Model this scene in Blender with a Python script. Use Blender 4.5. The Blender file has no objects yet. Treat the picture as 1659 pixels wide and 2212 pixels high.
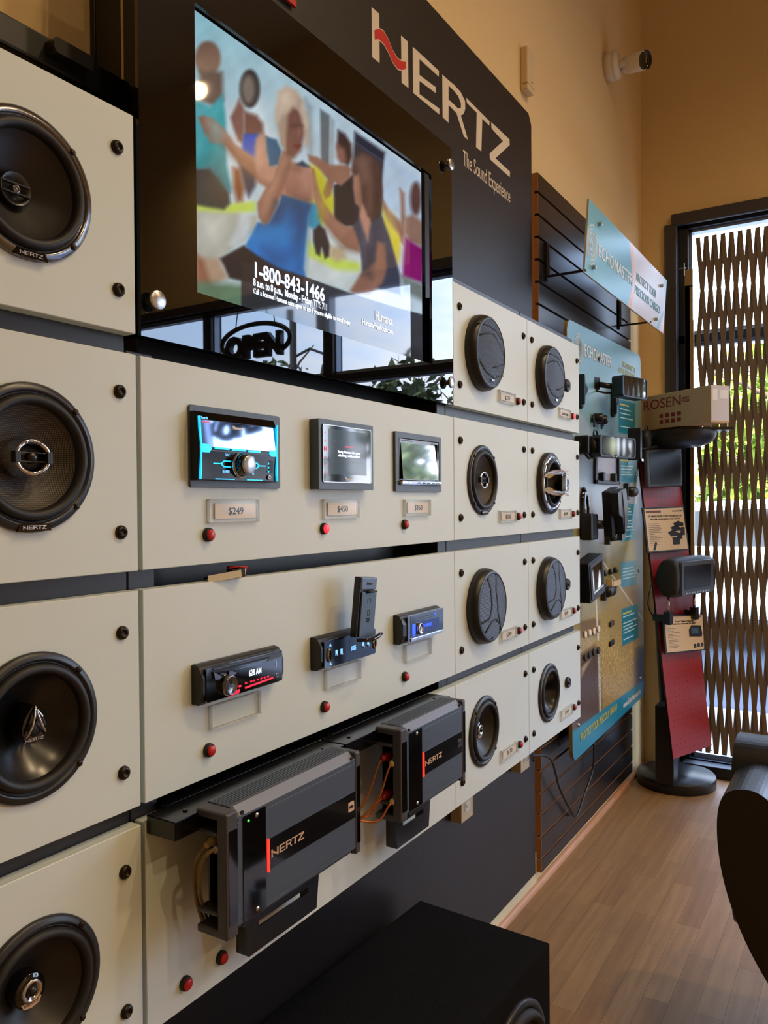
import bpy, bmesh, math, random
import numpy as np
from mathutils import Vector, Matrix
from mathutils.geometry import tessellate_polygon
S = bpy.context.scene
C = S.collection
random.seed(7)
H0 = 1.315                      # camera height above the floor
PI = math.pi

# ------------------------------------------------------------------ camera
IW, IH, FPX = 1659.0, 2212.0, 1723.6
_y, _p, _r = map(math.radians, (58.347, -0.6108, -0.4371))
_f = Vector((math.sin(_y)*math.cos(_p), math.cos(_y)*math.cos(_p), math.sin(_p)))
_r0 = Vector((math.cos(_y), -math.sin(_y), 0)); _u0 = _r0.cross(_f)
CR = math.cos(_r)*_r0 + math.sin(_r)*_u0
CU = -math.sin(_r)*_r0 + math.cos(_r)*_u0
cam = bpy.data.cameras.new('camera'); camo = bpy.data.objects.new('camera', cam); C.objects.link(camo)
cam.sensor_fit = 'HORIZONTAL'; cam.sensor_width = 36; cam.lens = 36*FPX/IW; cam.clip_start = .02; cam.clip_end = 300
camo.matrix_world = Matrix((( CR.x, CU.x, -_f.x, 0), (CR.y, CU.y, -_f.y, 0), (CR.z, CU.z, -_f.z, H0), (0,0,0,1)))
S.camera = camo

def ray(px, py): return _f + (px-IW/2)/FPX*CR - (py-IH/2)/FPX*CU
def atY(px, py, y):
    d = ray(px, py); d = d*(y/d.y); return Vector((d.x, y, d.z+H0))
def atX(px, py, x):
    d = ray(px, py); d = d*(x/d.x); return Vector((x, d.y, d.z+H0))
def atZ(px, py, z):
    d = ray(px, py); d = d*((z-H0)/d.z); return Vector((d.x, d.y, z))

# ------------------------------------------------------------------ view, sky, sun, lamps
S.view_settings.view_transform = 'Standard'; S.view_settings.look = 'None'
S.view_settings.gamma = 1; S.view_settings.exposure = 0.06; S.view_settings.use_curve_mapping = False
XW, YW = 4.07, .992             # storefront wall plane, display wall plane
ZC = 4.25                       # ceiling

def lin(c):
    out = []
    for v in c[:3]:
        v = v/255.0
        out.append(v/12.92 if v <= .04045 else ((v+.055)/1.055)**2.4)
    return (*out, 1.0)

w = bpy.data.worlds.new('sky'); S.world = w; w.use_nodes = True
nt = w.node_tree; nt.nodes.clear(); N = nt.nodes.new; L = nt.links.new
out = N('ShaderNodeOutputWorld'); bg = N('ShaderNodeBackground'); tc = N('ShaderNodeTexCoord')
mp = N('ShaderNodeMapping'); mp.inputs['Scale'].default_value = (1, 1, 2.6)
no = N('ShaderNodeTexNoise'); no.inputs['Scale'].default_value = 3.2; no.inputs['Detail'].default_value = 7; no.inputs['Roughness'].default_value = .58
cr = N('ShaderNodeValToRGB'); cr.color_ramp.elements[0].position = .43; cr.color_ramp.elements[1].position = .64
sep = N('ShaderNodeSeparateXYZ'); gr = N('ShaderNodeValToRGB')
gr.color_ramp.elements[0].position = 0; gr.color_ramp.elements[0].color = lin((188, 208, 232))
gr.color_ramp.elements[1].position = .7; gr.color_ramp.elements[1].color = lin((100, 152, 222))
mx = N('ShaderNodeMix'); mx.data_type = 'RGBA'; mx.inputs[7].default_value = lin((214, 214, 220))
L(tc.outputs['Generated'], mp.inputs[0]); L(mp.outputs[0], no.inputs['Vector']); L(no.outputs['Fac'], cr.inputs[0])
L(tc.outputs['Generated'], sep.inputs[0]); L(sep.outputs['Z'], gr.inputs[0]); L(gr.outputs[0], mx.inputs[6]); L(cr.outputs[0], mx.inputs[0])
L(mx.outputs[2], bg.inputs[0]); bg.inputs[1].default_value = 13.0; L(bg.outputs[0], out.inputs[0])

def light(name, kind, loc, energy, color, rot=None, **kw):
    d = bpy.data.lights.new(name, kind); d.energy = energy; d.color = color
    for k, v in kw.items(): setattr(d, k, v)
    o = bpy.data.objects.new(name, d); C.objects.link(o); o.location = loc
    if rot: o.rotation_euler = rot
    return o
light('sun', 'SUN', (0, 0, 20), 22.0, (1, .93, .8), Vector((.62, .25, -.72)).to_track_quat('-Z', 'Y').to_euler(), angle=.01)
pt = light('sky_portal', 'AREA', (XW+.12, -2.0, 1.45), 1, (1, 1, 1), (0, PI/2, 0), shape='RECTANGLE', size=2.8, size_y=5.9)
pt.data.cycles.is_portal = True
WARM = (1.0, .73, .41)
LAMPS = [(3.70, -1.98, 3.95), (1.55, -.75, 4.0), (2.45, -1.15, 4.0), (.1, -1.9, 4.0), (1.0, -3.1, 4.0)]  # last lamp is an unseen addition, placed to brighten the storefront wall
LAMP_W = [30, 44, 62, 38, 84]
# ------------------------------------------------------------------ materials
def mat(name, col, rough=.5, metal=0, spec=.5, coat=0, emit=None, es=1.0, alpha=1, bump=0, bscale=60, trans=0, var=0, vscale=6, vdet=4):
    m = bpy.data.materials.new(name); m.use_nodes = True; t = m.node_tree; b = t.nodes['Principled BSDF']
    c = lin(col); b.inputs['Base Color'].default_value = c; b.inputs['Roughness'].default_value = rough
    b.inputs['Metallic'].default_value = metal; b.inputs['Specular IOR Level'].default_value = spec
    b.inputs['Coat Weight'].default_value = coat; b.inputs['Coat Roughness'].default_value = .04
    b.inputs['Transmission Weight'].default_value = trans; b.inputs['Alpha'].default_value = alpha
    if emit: b.inputs['Emission Color'].default_value = lin(emit); b.inputs['Emission Strength'].default_value = es
    if bump or var:
        tcn = t.nodes.new('ShaderNodeTexCoord')
    if bump:
        n = t.nodes.new('ShaderNodeTexNoise'); n.inputs['Scale'].default_value = bscale; n.inputs['Detail'].default_value = 3
        bp = t.nodes.new('ShaderNodeBump'); bp.inputs['Strength'].default_value = bump; bp.inputs['Distance'].default_value = .002
        t.links.new(tcn.outputs['Object'], n.inputs['Vector']); t.links.new(n.outputs['Fac'], bp.inputs['Height']); t.links.new(bp.outputs[0], b.inputs['Normal'])
    if var:
        n = t.nodes.new('ShaderNodeTexNoise'); n.inputs['Scale'].default_value = vscale; n.inputs['Detail'].default_value = vdet
        mm = t.nodes.new('ShaderNodeMix'); mm.data_type = 'RGBA'
        mm.inputs[6].default_value = tuple(v*(1-var) for v in c[:3])+(1,); mm.inputs[7].default_value = tuple(min(1, v*(1+var)) for v in c[:3])+(1,)
        t.links.new(tcn.outputs['Object'], n.inputs['Vector']); t.links.new(n.outputs['Fac'], mm.inputs[0]); t.links.new(mm.outputs[2], b.inputs['Base Color'])
    return m

def attr_mat(name, emit=0, rough=.4, spec=.5, coat=0):
    m = bpy.data.materials.new(name); m.use_nodes = True; t = m.node_tree; b = t.nodes['Principled BSDF']
    a = t.nodes.new('ShaderNodeAttribute'); a.attribute_name = 'picture'
    b.inputs['Roughness'].default_value = rough; b.inputs['Specular IOR Level'].default_value = spec; b.inputs['Coat Weight'].default_value = coat
    b.inputs['Coat Roughness'].default_value = .03
    if emit:
        b.inputs['Base Color'].default_value = (.005, .005, .006, 1); t.links.new(a.outputs['Color'], b.inputs['Emission Color']); b.inputs['Emission Strength'].default_value = emit
    else: t.links.new(a.outputs['Color'], b.inputs['Base Color'])
    return m

def glass_mat(name, tint=(1, 1, 1), r=.0, fixed=.05):
    m = bpy.data.materials.new(name); m.use_nodes = True; t = m.node_tree; t.nodes.clear()
    o = t.nodes.new('ShaderNodeOutputMaterial'); mx = t.nodes.new('ShaderNodeMixShader'); tr = t.nodes.new('ShaderNodeBsdfTransparent')
    gl = t.nodes.new('ShaderNodeBsdfGlossy'); mx.inputs[0].default_value = fixed
    tr.inputs[0].default_value = (*tint, 1); gl.inputs['Roughness'].default_value = r
    t.links.new(tr.outputs[0], mx.inputs[1]); t.links.new(gl.outputs[0], mx.inputs[2]); t.links.new(mx.outputs[0], o.inputs[0])
    return m

M = {}
M['laminate'] = mat('cream_laminate', (212, 222, 219), .38, spec=.4, var=.035, vscale=5)
M['lam_edge'] = mat('laminate_edge', (206, 188, 140), .5)
M['ply_line'] = mat('ply_line', (150, 125, 85), .6)
M['black_paint'] = mat('black_paint', (27, 25, 27), .42, bump=.25, bscale=30)
M['frame_black'] = mat('frame_black', (40, 42, 48), .38, bump=.1, bscale=50)
M['deep_black'] = mat('deep_black', (14, 14, 16), .5)
M['acrylic'] = mat('black_acrylic', (5, 5, 6), .012, spec=.72)
M['slat'] = mat('slat_laminate', (30, 29, 32), .27, spec=.5)
M['mdf'] = mat('mdf_raw', (150, 98, 48), .75, var=.15, vscale=60)
M['board_edge'] = mat('board_edge', (150, 120, 62), .7, var=.1, vscale=40)
M['wall'] = mat('tan_wall_paint', (226, 198, 146), .7, spec=.3, bump=.5, bscale=55)
M['wall_cream'] = mat('cream_wall_paint', (214, 200, 160), .7, bump=.4, bscale=55)
M['ceil'] = mat('ceiling_paint', (205, 195, 180), .8)
M['alu_dark'] = mat('storefront_bronze', (38, 42, 52), .35, metal=.3, spec=.5)
M['alu_light'] = mat('glazing_bead', (150, 165, 185), .35, metal=.5)
M['trimwood'] = mat('trim_wood', (190, 140, 100), .35, var=.12, vscale=25)
M['plastic_black'] = mat('plastic_black', (20, 21, 23), .38)
M['plastic_sat'] = mat('plastic_satin', (70, 76, 86), .38, bump=.15, bscale=300)
M['gloss_black'] = mat('gloss_black', (8, 8, 10), .06, coat=.6)
M['rubber'] = mat('rubber', (26, 26, 28), .55)
M['cone'] = mat('cone_paper', (38, 36, 36), .42)
M['cone_gloss'] = mat('cone_gloss', (24, 25, 28), .25)
M['frame_grey'] = mat('speaker_frame', (62, 64, 70), .32, metal=.5)
M['frame_blk'] = mat('speaker_frame_black', (36, 38, 43), .38)
M['chrome'] = mat('chrome', (205, 205, 208), .12, metal=1)
M['silver'] = mat('brushed_silver', (190, 190, 190), .3, metal=1)
M['darkchrome'] = mat('dark_chrome', (120, 118, 120), .2, metal=1)
M['bolt'] = mat('bolt_black', (42, 34, 28), .35, metal=.6)
M['white_print'] = mat('white_print', (222, 208, 186), .5)
M['white_lab'] = mat('white_label', (235, 235, 235), .4)
M['red_print'] = mat('red_print', (200, 40, 34), .45)
M['red_btn'] = mat('button_red', (190, 30, 34), .3, spec=.5)
M['red_lit'] = mat('button_lit', (230, 40, 50), .3, emit=(255, 50, 60), es=1.5)
M['paper'] = mat('paper_tag', (226, 214, 196), .6)
M['ink'] = mat('ink', (28, 26, 28), .6)
M['clear'] = glass_mat('clear_plastic', (.97, .97, .96), .08, fixed=.05)
M['clear_edge'] = mat('clear_plastic_edge', (225, 225, 220), .2, alpha=.4)
M['glass'] = glass_mat('window_glass', (.97, .985, .985), 0, fixed=.05)
M['amp'] = mat('amp_aluminium', (74, 84, 98), .42, metal=.15)
M['amp_hi'] = mat('amp_chamfer', (128, 134, 146), .4, metal=.3)
M['amp_blk'] = mat('amp_black', (18, 18, 22), .12, coat=.4)
M['amp_cap'] = mat('amp_end_cap', (66, 64, 66), .42, metal=.1)
M['bracket'] = mat('bracket_black', (12, 12, 14), .2, spec=.5)
M['tanlabel'] = mat('tan_print', (205, 170, 140), .5)
M['red_glow'] = mat('red_glow', (255, 40, 30), .4, emit=(255, 42, 30), es=2.2)
M['green_glow'] = mat('green_glow', (60, 255, 60), .4, emit=(60, 255, 70), es=2)
M['blue_glow'] = mat('blue_glow', (30, 200, 255), .4, emit=(20, 190, 245), es=1.25)
M['white_glow'] = mat('white_glow', (225, 235, 255), .4, emit=(220, 235, 255), es=.95)
M['blue2_glow'] = mat('royal_glow', (40, 80, 255), .4, emit=(45, 85, 255), es=1.4)
M['cyan_glow'] = mat('sky_glow', (120, 190, 255), .4, emit=(120, 190, 255), es=1.1)
M['pink_glow'] = mat('pink_glow', (230, 60, 90), .4, emit=(225, 60, 90), es=.8)
M['redbar_glow'] = mat('redbar_glow', (230, 20, 60), .4, emit=(235, 20, 60), es=1.1)
M['grey_screen'] = mat('grey_screen', (20, 22, 24), .06, spec=.25, emit=(95, 105, 112), es=.5)
M['mirror_dark'] = mat('mirror_dark', (175, 180, 185), .03, metal=1)
M['copper'] = mat('copper_wire', (190, 105, 55), .35, metal=.5)
M['cream_plastic'] = mat('cream_plastic', (214, 190, 150), .45)
M['offwhite'] = mat('offwhite_plastic', (225, 215, 195), .45)
M['teal_print'] = mat('teal_print', (20, 140, 160), .4)
M['yellow_print'] = mat('yellow_print', (200, 190, 90), .5)
M['pale_print'] = mat('pale_print', (190, 225, 230), .5)
M['red_board'] = mat('red_metal', (158, 46, 50), .33, spec=.5)
M['cardboard'] = mat('cardboard', (205, 172, 128), .7, var=.05, vscale=8)
M['maroon'] = mat('maroon_ink', (140, 40, 30), .6)
M['label_card'] = mat('beige_card', (222, 200, 165), .6)
M['gate'] = mat('gate_brown', (112, 97, 82), .5)
M['gate_post'] = mat('gate_post_olive', (150, 130, 85), .5, metal=.3)
M['leather'] = mat('black_leather', (12, 12, 14), .36, bump=.25, bscale=120)
M['fabric_blk'] = mat('black_fabric', (15, 15, 17), .9, bump=.9, bscale=500, spec=.15)
M['vinyl_blk'] = mat('black_vinyl', (24, 25, 29), .5, bump=.3, bscale=250)
M['woven'] = None
M['lens'] = mat('camera_lens', (8, 10, 22), .04, coat=.5); M['dull_screen'] = mat('dull_screen', (16, 19, 24), .32)
M['bulb'] = mat('lamp_glow', (255, 230, 190), .4, emit=(255, 214, 150), es=90)
M['neon_black'] = mat('sign_black', (10, 10, 12), .4)
# ------------------------------------------------------------------ mesh helpers
class MB:
    def __init__(s): s.v = []; s.f = []; s.sm = []
    def add(s, vs, fs, smooth=False, T=None):
        b = len(s.v)
        s.v += [tuple(T @ Vector(p)) if T is not None else tuple(p) for p in vs]
        for f in fs: s.f.append([b+i for i in f]); s.sm.append(smooth)
        return s
    def box(s, x0, x1, y0, y1, z0, z1, T=None):
        vs = [(x, y, z) for z in (z0, z1) for y in (y0, y1) for x in (x0, x1)]
        return s.add(vs, [(0, 2, 3, 1), (4, 5, 7, 6), (0, 1, 5, 4), (2, 6, 7, 3), (0, 4, 6, 2), (1, 3, 7, 5)], False, T)
    def rbox(s, x0, x1, y0, y1, z0, z1, r, T=None, seg=5):       # rounded rectangle in xy, extruded in z
        return s.prism(rrect(x0, x1, y0, y1, r, seg), z0, z1, T)
    def prism(s, poly, z0, z1, T=None, smooth=False, top=True, bottom=True, taper=0):
        n = len(poly); cx = sum(p[0] for p in poly)/n; cy = sum(p[1] for p in poly)/n
        tp = [(cx+(p[0]-cx)*(1-taper), cy+(p[1]-cy)*(1-taper)) for p in poly] if taper else poly
        vs = [(p[0], p[1], z0) for p in poly]+[(p[0], p[1], z1) for p in tp]
        area = sum(poly[i][0]*poly[(i+1) % n][1]-poly[(i+1) % n][0]*poly[i][1] for i in range(n))
        fs = [(i, (i+1) % n, n+(i+1) % n, n+i) if area > 0 else (i, n+i, n+(i+1) % n, (i+1) % n) for i in range(n)]
        s.add(vs, fs, smooth, T)
        tri = tessellate_polygon([[Vector((p[0], p[1], 0)) for p in poly]])
        b = len(s.v)-2*n
        for t in tri:
            a = [Vector(poly[i]) for i in t]; ccw = (a[1]-a[0]).cross(a[2]-a[0]) > 0 if hasattr(a[0], 'cross') else True
            t = list(t) if ccw else list(t)[::-1]
            if top: s.f.append([b+n+i for i in t]); s.sm.append(False)
            if bottom: s.f.append([b+i for i in t[::-1]]); s.sm.append(False)
        return s
    def flat(s, poly, z=0, T=None): return s.prism(poly, z, z+.0004, T)
    def lathe(s, prof, seg=40, c=(0, 0), T=None, sx=1, sy=1, smooth=True, a0=0, a1=2*PI):   # prof [(r,z)] about local z
        full = abs(a1-a0-2*PI) < 1e-6; m = seg if full else seg+1; vs = []; fs = []
        for r, z in prof:
            for i in range(m):
                a = a0+(a1-a0)*i/seg; vs.append((c[0]+sx*r*math.cos(a), c[1]+sy*r*math.sin(a), z))
        for k in range(len(prof)-1):
            for i in range(seg):
                j = (i+1) % m; fs.append((k*m+i, k*m+j, (k+1)*m+j, (k+1)*m+i))
        return s.add(vs, fs, smooth, T)
    def cyl(s, c, r, z0, z1, seg=24, T=None, r1=None, bev=0):
        r1 = r if r1 is None else r1
        p = [(.0001, z0), (r, z0)]+([(r1, z1-bev), (r1-bev, z1)] if bev else [(r1, z1)])+[(.0001, z1)]
        return s.lathe(p, seg, c, T, smooth=False) if not bev else s.lathe(p, seg, c, T)
    def tube(s, pts, r, seg=8, T=None, closed=False, cap=True):
        pts = [Vector(p) for p in pts]; n = len(pts); vs = []; fs = []
        prev = None
        for i, p in enumerate(pts):
            t = (pts[min(i+1, n-1)]-pts[max(i-1, 0)]) if not closed else (pts[(i+1) % n]-pts[i-1])
            t.normalize()
            if prev is None:
                a = Vector((0, 0, 1)) if abs(t.z) < .9 else Vector((1, 0, 0)); u = t.cross(a).normalized()
            else: u = (prev-t*prev.dot(t)).normalized()
            prev = u; v = t.cross(u)
            rr = r[i] if isinstance(r, (list, tuple)) else r
            for k in range(seg):
                a = 2*PI*k/seg; vs.append(p+rr*(math.cos(a)*u+math.sin(a)*v))
        m = n if closed else n-1
        for i in range(m):
            j = (i+1) % n
            for k in range(seg): fs.append((i*seg+k, i*seg+(k+1) % seg, j*seg+(k+1) % seg, j*seg+k))
        if cap and not closed: fs += [tuple(range(seg))[::-1], tuple(range((n-1)*seg, n*seg))]
        return s.add(vs, fs, True, T)
    def band(s, pts, wd, z0, z1, T=None):                       # polyline band in xy
        for i in range(len(pts)-1):
            a = Vector(pts[i]); b = Vector(pts[i+1]); d = (b-a).normalized(); n = Vector((-d.y, d.x))*wd/2; e = d*wd*.3
            s.prism([tuple(a-e-n), tuple(b+e-n), tuple(b+e+n), tuple(a-e+n)], z0, z1, T)
        return s
    def quad(s, a, b, c, d): return s.add([a, b, c, d], [(0, 1, 2, 3)])
    def build(s, name, m, parent=None, bevel=0, seg=2, subsurf=0, loc=None, rot=None):
        me = bpy.data.meshes.new(name); me.from_pydata(s.v, [], s.f)
        me.polygons.foreach_set('use_smooth', s.sm); me.validate(); me.update()
        if m: me.materials.append(m)
        o = bpy.data.objects.new(name, me); C.objects.link(o)
        if parent: o.parent = parent
        if loc: o.location = loc
        if rot: o.rotation_euler = rot
        if bevel:
            b = o.modifiers.new('b', 'BEVEL'); b.width = bevel; b.segments = seg; b.limit_method = 'ANGLE'; b.angle_limit = math.radians(40)
        if subsurf:
            b = o.modifiers.new('s', 'SUBSURF'); b.levels = b.render_levels = subsurf
        return o
Vector2 = lambda p: Vector((p[0], p[1]))
def rrect(x0, x1, y0, y1, r, seg=5):
    P = []
    for cx, cy, a in ((x1-r, y1-r, 0), (x0+r, y1-r, PI/2), (x0+r, y0+r, PI), (x1-r, y0+r, 3*PI/2)):
        for i in range(seg+1): P.append((cx+r*math.cos(a+PI/2*i/seg), cy+r*math.sin(a+PI/2*i/seg)))
    return P
def ellipse(cx, cy, rx, ry, n=24): return [(cx+rx*math.cos(2*PI*i/n), cy+ry*math.sin(2*PI*i/n)) for i in range(n)]

def smoothc(P_, m=5):
    n = len(P_); Q = []
    for i in range(n):
        a, b, c, d = [Vector(P_[(i+k-1) % n]) for k in range(4)]
        for k in range(m):
            u = k/m; Q.append(tuple(.5*((2*b)+(-a+c)*u+(2*a-5*b+4*c-d)*u*u+(-a+3*b-3*c+d)*u**3)))
    return Q
WALLROT = (PI/2, 0, 0)          # local x = along the display wall, y = up, z = out into the room
def tag(o, label=None, cat=None, group=None, kind=None):
    if label: o['label'] = label
    if cat: o['category'] = cat
    if group: o['group'] = group
    if kind: o['kind'] = kind
    return o
def thing(name, label, cat, loc, rot=WALLROT, group=None):
    o = bpy.data.objects.new(name, None); C.objects.link(o); o.empty_display_size = .02
    o.location = loc; o.rotation_euler = rot
    return tag(o, label, cat, group)
def struct(name, mb, m, **k): return tag(mb.build(name, m, **k), kind='structure')
def copy_tree(o, parent=None):
    c = o.copy(); C.objects.link(c); c.parent = parent
    for ch in o.children: copy_tree(ch, c)
    return c
def dup(o, loc, label, group=None, rot=None):
    c = copy_tree(o); c.location = loc; c['label'] = label
    if group: c['group'] = group
    if rot: c.rotation_euler = rot
    return c
def text(name, s, size, m, parent, loc=(0, 0, 0), xs=1.0, align='LEFT', bold=0, rot=None, ext=.0003, spacing=1.0):
    cu = bpy.data.curves.new(name, 'FONT'); cu.body = s; cu.size = size; cu.align_x = align; cu.extrude = ext; cu.offset = bold; cu.space_character = spacing; cu.resolution_u = 3
    t = bpy.data.objects.new(name, cu); C.objects.link(t)
    me = bpy.data.meshes.new_from_object(t.evaluated_get(bpy.context.evaluated_depsgraph_get()))
    bpy.data.objects.remove(t); bpy.data.curves.remove(cu)
    me.transform(Matrix.Diagonal((xs, 1, 1, 1))); me.materials.clear(); me.materials.append(m)
    o = bpy.data.objects.new(name, me); C.objects.link(o); o.parent = parent; o.location = loc
    if rot: o.rotation_euler = rot
    return o

# the wordmark, traced once; unit = cap height
_c = lambda pts: [(lambda v: (v.x, v.z))(atY(780+x/3.95, y/3.95, .98)) for x, y in pts]
_L = [_c(p) for p in (
 [(88,60),(153,118),(157,538),(93,487)], [(340,303),(397,355),(403,752),(345,705)],
 [(440,398),(663,605),(662,655),(497,505),(497,640),(637,745),(636,795),(497,690),(497,803),(667,928),(667,978),(443,792)],
 [(692,637),(745,684),(745,1047),(695,1000)], [(745,684),(792,724),(790,772),(745,730)], [(792,724),(848,785),(828,822),(790,772)],
 [(848,785),(885,860),(852,885),(828,822)], [(885,860),(888,925),(850,925),(852,885)], [(888,925),(876,972),(850,985),(812,965),(745,895),(745,848),(790,890),(825,925),(850,925)],
 [(812,962),(850,985),(910,1192),(876,1165)],
 [(895,833),(1095,1035),(1093,1072),(1033,1012),(1025,1292),(980,1255),(986,962),(903,880)],
 [(1110,1042),(1265,1190),(1267,1238),(1145,1350),(1270,1465),(1268,1512),(1098,1358),(1096,1310),(1210,1205),(1112,1095)])]
_sw = _c([(113,258),(150,246),(190,268),(230,338),(270,438),(310,503),(350,526),(380,528),(380,590),(345,599),(310,587),(270,532),(230,442),(190,372),(150,335),(115,338)])
_X0 = min(x for p in _L for x, z in p); _Z0 = sum(min(z for x, z in _L[i]) for i in (0, 2, 3))/3; _HT = max(z for x, z in _L[0])-_Z0
UNI = lambda p: [((x-_X0)/_HT, (z-_Z0)/_HT) for x, z in p]
HZ = [UNI(p) for p in _L]; SWOOSH = UNI(_sw)
def wordmark(name, parent, x, y, z, h, m, swoosh=None, center=True, rot=0):
    W_ = max(a for p in HZ for a, b in p)
    ox = -W_/2 if center else 0
    T = Matrix.Translation((x, y, z)) @ Matrix.Rotation(rot, 4, 'Z') @ Matrix.Scale(h, 4) @ Matrix.Translation((ox, -.5 if center else 0, 0))
    mb = MB()
    for p in HZ: mb.prism(p, 0, .004 if h > .05 else .05, T)
    if not swoosh: mb.prism(SWOOSH, 0, .004 if h > .05 else .05, T)
    o = mb.build(name, m, parent)
    if swoosh:
        mb = MB(); cx = sum(p[0] for p in SWOOSH)/len(SWOOSH); 
        up = [(a, b+(.022 if i < 8 else -.022)) for i, (a, b) in enumerate(SWOOSH)]
        mb.prism(up, 0, .006, T); mb.build('swoosh_outline', m, o)
        MB().prism(SWOOSH, .004, .01, T).build('red_swoosh', swoosh, o)
    return o

def picture(name, x0, x1, z0, z1, y, nx, nz, shapes, bgcol, m, parent=None, post=None, local=True, warp=None, keep=None, soft=1.0):
    """grid of coloured vertices on a flat panel; shapes = [(color, polygon px, softness)]"""
    xs = np.linspace(x0, x1, nx); zs = np.linspace(z0, z1, nz); GX, GZ = np.meshgrid(xs, zs)
    gx = GX.ravel(); gz = GZ.ravel(); ux, uz = gx, gz
    if warp: gx, gz = warp(gx, gz)
    if True:
        D = np.stack([gx, np.full_like(gx, y), gz-H0], 1); d = D @ np.array(_f)
        PX = IW/2+FPX*(D @ np.array(CR))/d; PY = IH/2-FPX*(D @ np.array(CU))/d
    col = np.tile(np.array(bgcol, float)[None, :], (len(gx), 1)) if not callable(bgcol) else bgcol(PX, PY)
    for sh in shapes:
        c, poly, sf = sh[0], sh[1], (sh[2] if len(sh) > 2 else 2.0)*soft; al = sh[3] if len(sh) > 3 else 1.0
        p = np.array(poly, float); q = np.roll(p, -1, 0)
        sel = np.where((PX > p[:, 0].min()-3*sf) & (PX < p[:, 0].max()+3*sf) & (PY > p[:, 1].min()-3*sf) & (PY < p[:, 1].max()+3*sf))[0]
        if not len(sel): continue
        X = PX[sel][:, None]; Y = PY[sel][:, None]; e = q-p
        t = np.clip(((X-p[:, 0])*e[:, 0]+(Y-p[:, 1])*e[:, 1])/(e[:, 0]**2+e[:, 1]**2+1e-9), 0, 1)
        dist = np.sqrt((X-p[:, 0]-t*e[:, 0])**2+(Y-p[:, 1]-t*e[:, 1])**2).min(1)
        cond = ((p[:, 1] > Y) != (q[:, 1] > Y)); xi = p[:, 0]+(Y-p[:, 1])/(e[:, 1]+1e-12)*e[:, 0]
        ins = (np.sum(cond & (X < xi), 1) % 2) == 1
        a = np.clip(.5+np.where(ins, dist, -dist)/(2*sf), 0, 1)*al
        cc = c(PX[sel], PY[sel]) if callable(c) else np.array(c, float)[None, :]
        col[sel] = col[sel]*(1-a[:, None])+cc*a[:, None]
    if post: col = post(PX, PY, col)
    col = np.clip(col, 0, 255)/255; col = np.where(col <= .04045, col/12.92, ((col+.055)/1.055)**2.4)
    me = bpy.data.meshes.new(name)
    ox, oz = (parent.location.x, parent.location.z) if parent else (0, 0)
    vs = np.stack([gx-ox, gz-oz, np.zeros_like(gx)], 1) if local else np.stack([gx, np.full_like(gx, y), gz], 1)
    idx = np.arange(nx*nz).reshape(nz, nx); fs = np.stack([idx[:-1, :-1], idx[:-1, 1:], idx[1:, 1:], idx[1:, :-1]], -1).reshape(-1, 4)
    if keep: fs = fs[keep(ux[fs].mean(1), uz[fs].mean(1))]
    me.from_pydata(vs.tolist(), [], fs.tolist())
    at = me.color_attributes.new('picture', 'FLOAT_COLOR', 'POINT')
    at.data.foreach_set('color', np.concatenate([col, np.ones((len(col), 1))], 1).ravel())
    me.materials.append(m); me.update()
    o = bpy.data.objects.new(name, me); C.objects.link(o)
    if parent: o.parent = parent
    return o
# ------------------------------------------------------------------ the room
def floor_mat():
    m = bpy.data.materials.new('laminate_floor'); m.use_nodes = True; t = m.node_tree; b = t.nodes['Principled BSDF']
    n = t.nodes.new; l = t.links.new
    tc = n('ShaderNodeTexCoord'); br = n('ShaderNodeTexBrick')
    br.inputs['Scale'].default_value = 1; br.inputs['Brick Width'].default_value = .43; br.inputs['Row Height'].default_value = .066
    br.inputs['Mortar Size'].default_value = .0007; br.inputs['Mortar Smooth'].default_value = .2; br.inputs['Bias'].default_value = 0; br.offset = .37; br.offset_frequency = 2
    br.inputs['Color1'].default_value = lin((178, 140, 96)); br.inputs['Color2'].default_value = lin((158, 120, 80)); br.inputs['Mortar'].default_value = lin((128, 94, 62))
    mp = n('ShaderNodeMapping'); mp.inputs['Scale'].default_value = (2.2, 26, 1)
    wn = n('ShaderNodeTexNoise'); wn.inputs['Scale'].default_value = 2.0; wn.inputs['Detail'].default_value = 6; wn.inputs['Distortion'].default_value = 1.6
    mp2 = n('ShaderNodeMapping'); mp2.inputs['Scale'].default_value = (1.0, 6, 1)
    wv = n('ShaderNodeTexWave'); wv.inputs['Scale'].default_value = 1.3; wv.inputs['Distortion'].default_value = 9; wv.inputs['Detail'].default_value = 2; wv.bands_direction = 'Y'
    mx = n('ShaderNodeMix'); mx.data_type = 'RGBA'; mx.blend_type = 'MULTIPLY'; mx.inputs[0].default_value = .38
    mx2 = n('ShaderNodeMix'); mx2.data_type = 'RGBA'; mx2.blend_type = 'MULTIPLY'; mx2.inputs[0].default_value = .12
    l(tc.outputs['Object'], br.inputs['Vector']); l(tc.outputs['Object'], mp.inputs[0]); l(mp.outputs[0], wn.inputs['Vector'])
    l(tc.outputs['Object'], mp2.inputs[0]); l(mp2.outputs[0], wv.inputs['Vector'])
    l(br.outputs['Color'], mx.inputs[6]); l(wn.outputs['Fac'], mx.inputs[7]); l(mx.outputs[2], mx2.inputs[6]); l(wv.outputs['Color'], mx2.inputs[7])
    l(mx2.outputs[2], b.inputs['Base Color']); b.inputs['Roughness'].default_value = .45; b.inputs['Specular IOR Level'].default_value = .35
    return m
M['floor'] = floor_mat()
XB, YB = -4.2, -4.6             # the two far walls of the shop
struct('floor', MB().box(XB, XW+.12, YB, YW+.1, -.08, 0), M['floor'])
struct('ceiling', MB().box(XB, XW+.3, YB, YW+.1, ZC, ZC+.1), M['ceil'])
struct('wall_left', MB().box(XB, XW+.2, YW, YW+.12, 0, ZC), M['wall'])
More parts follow.
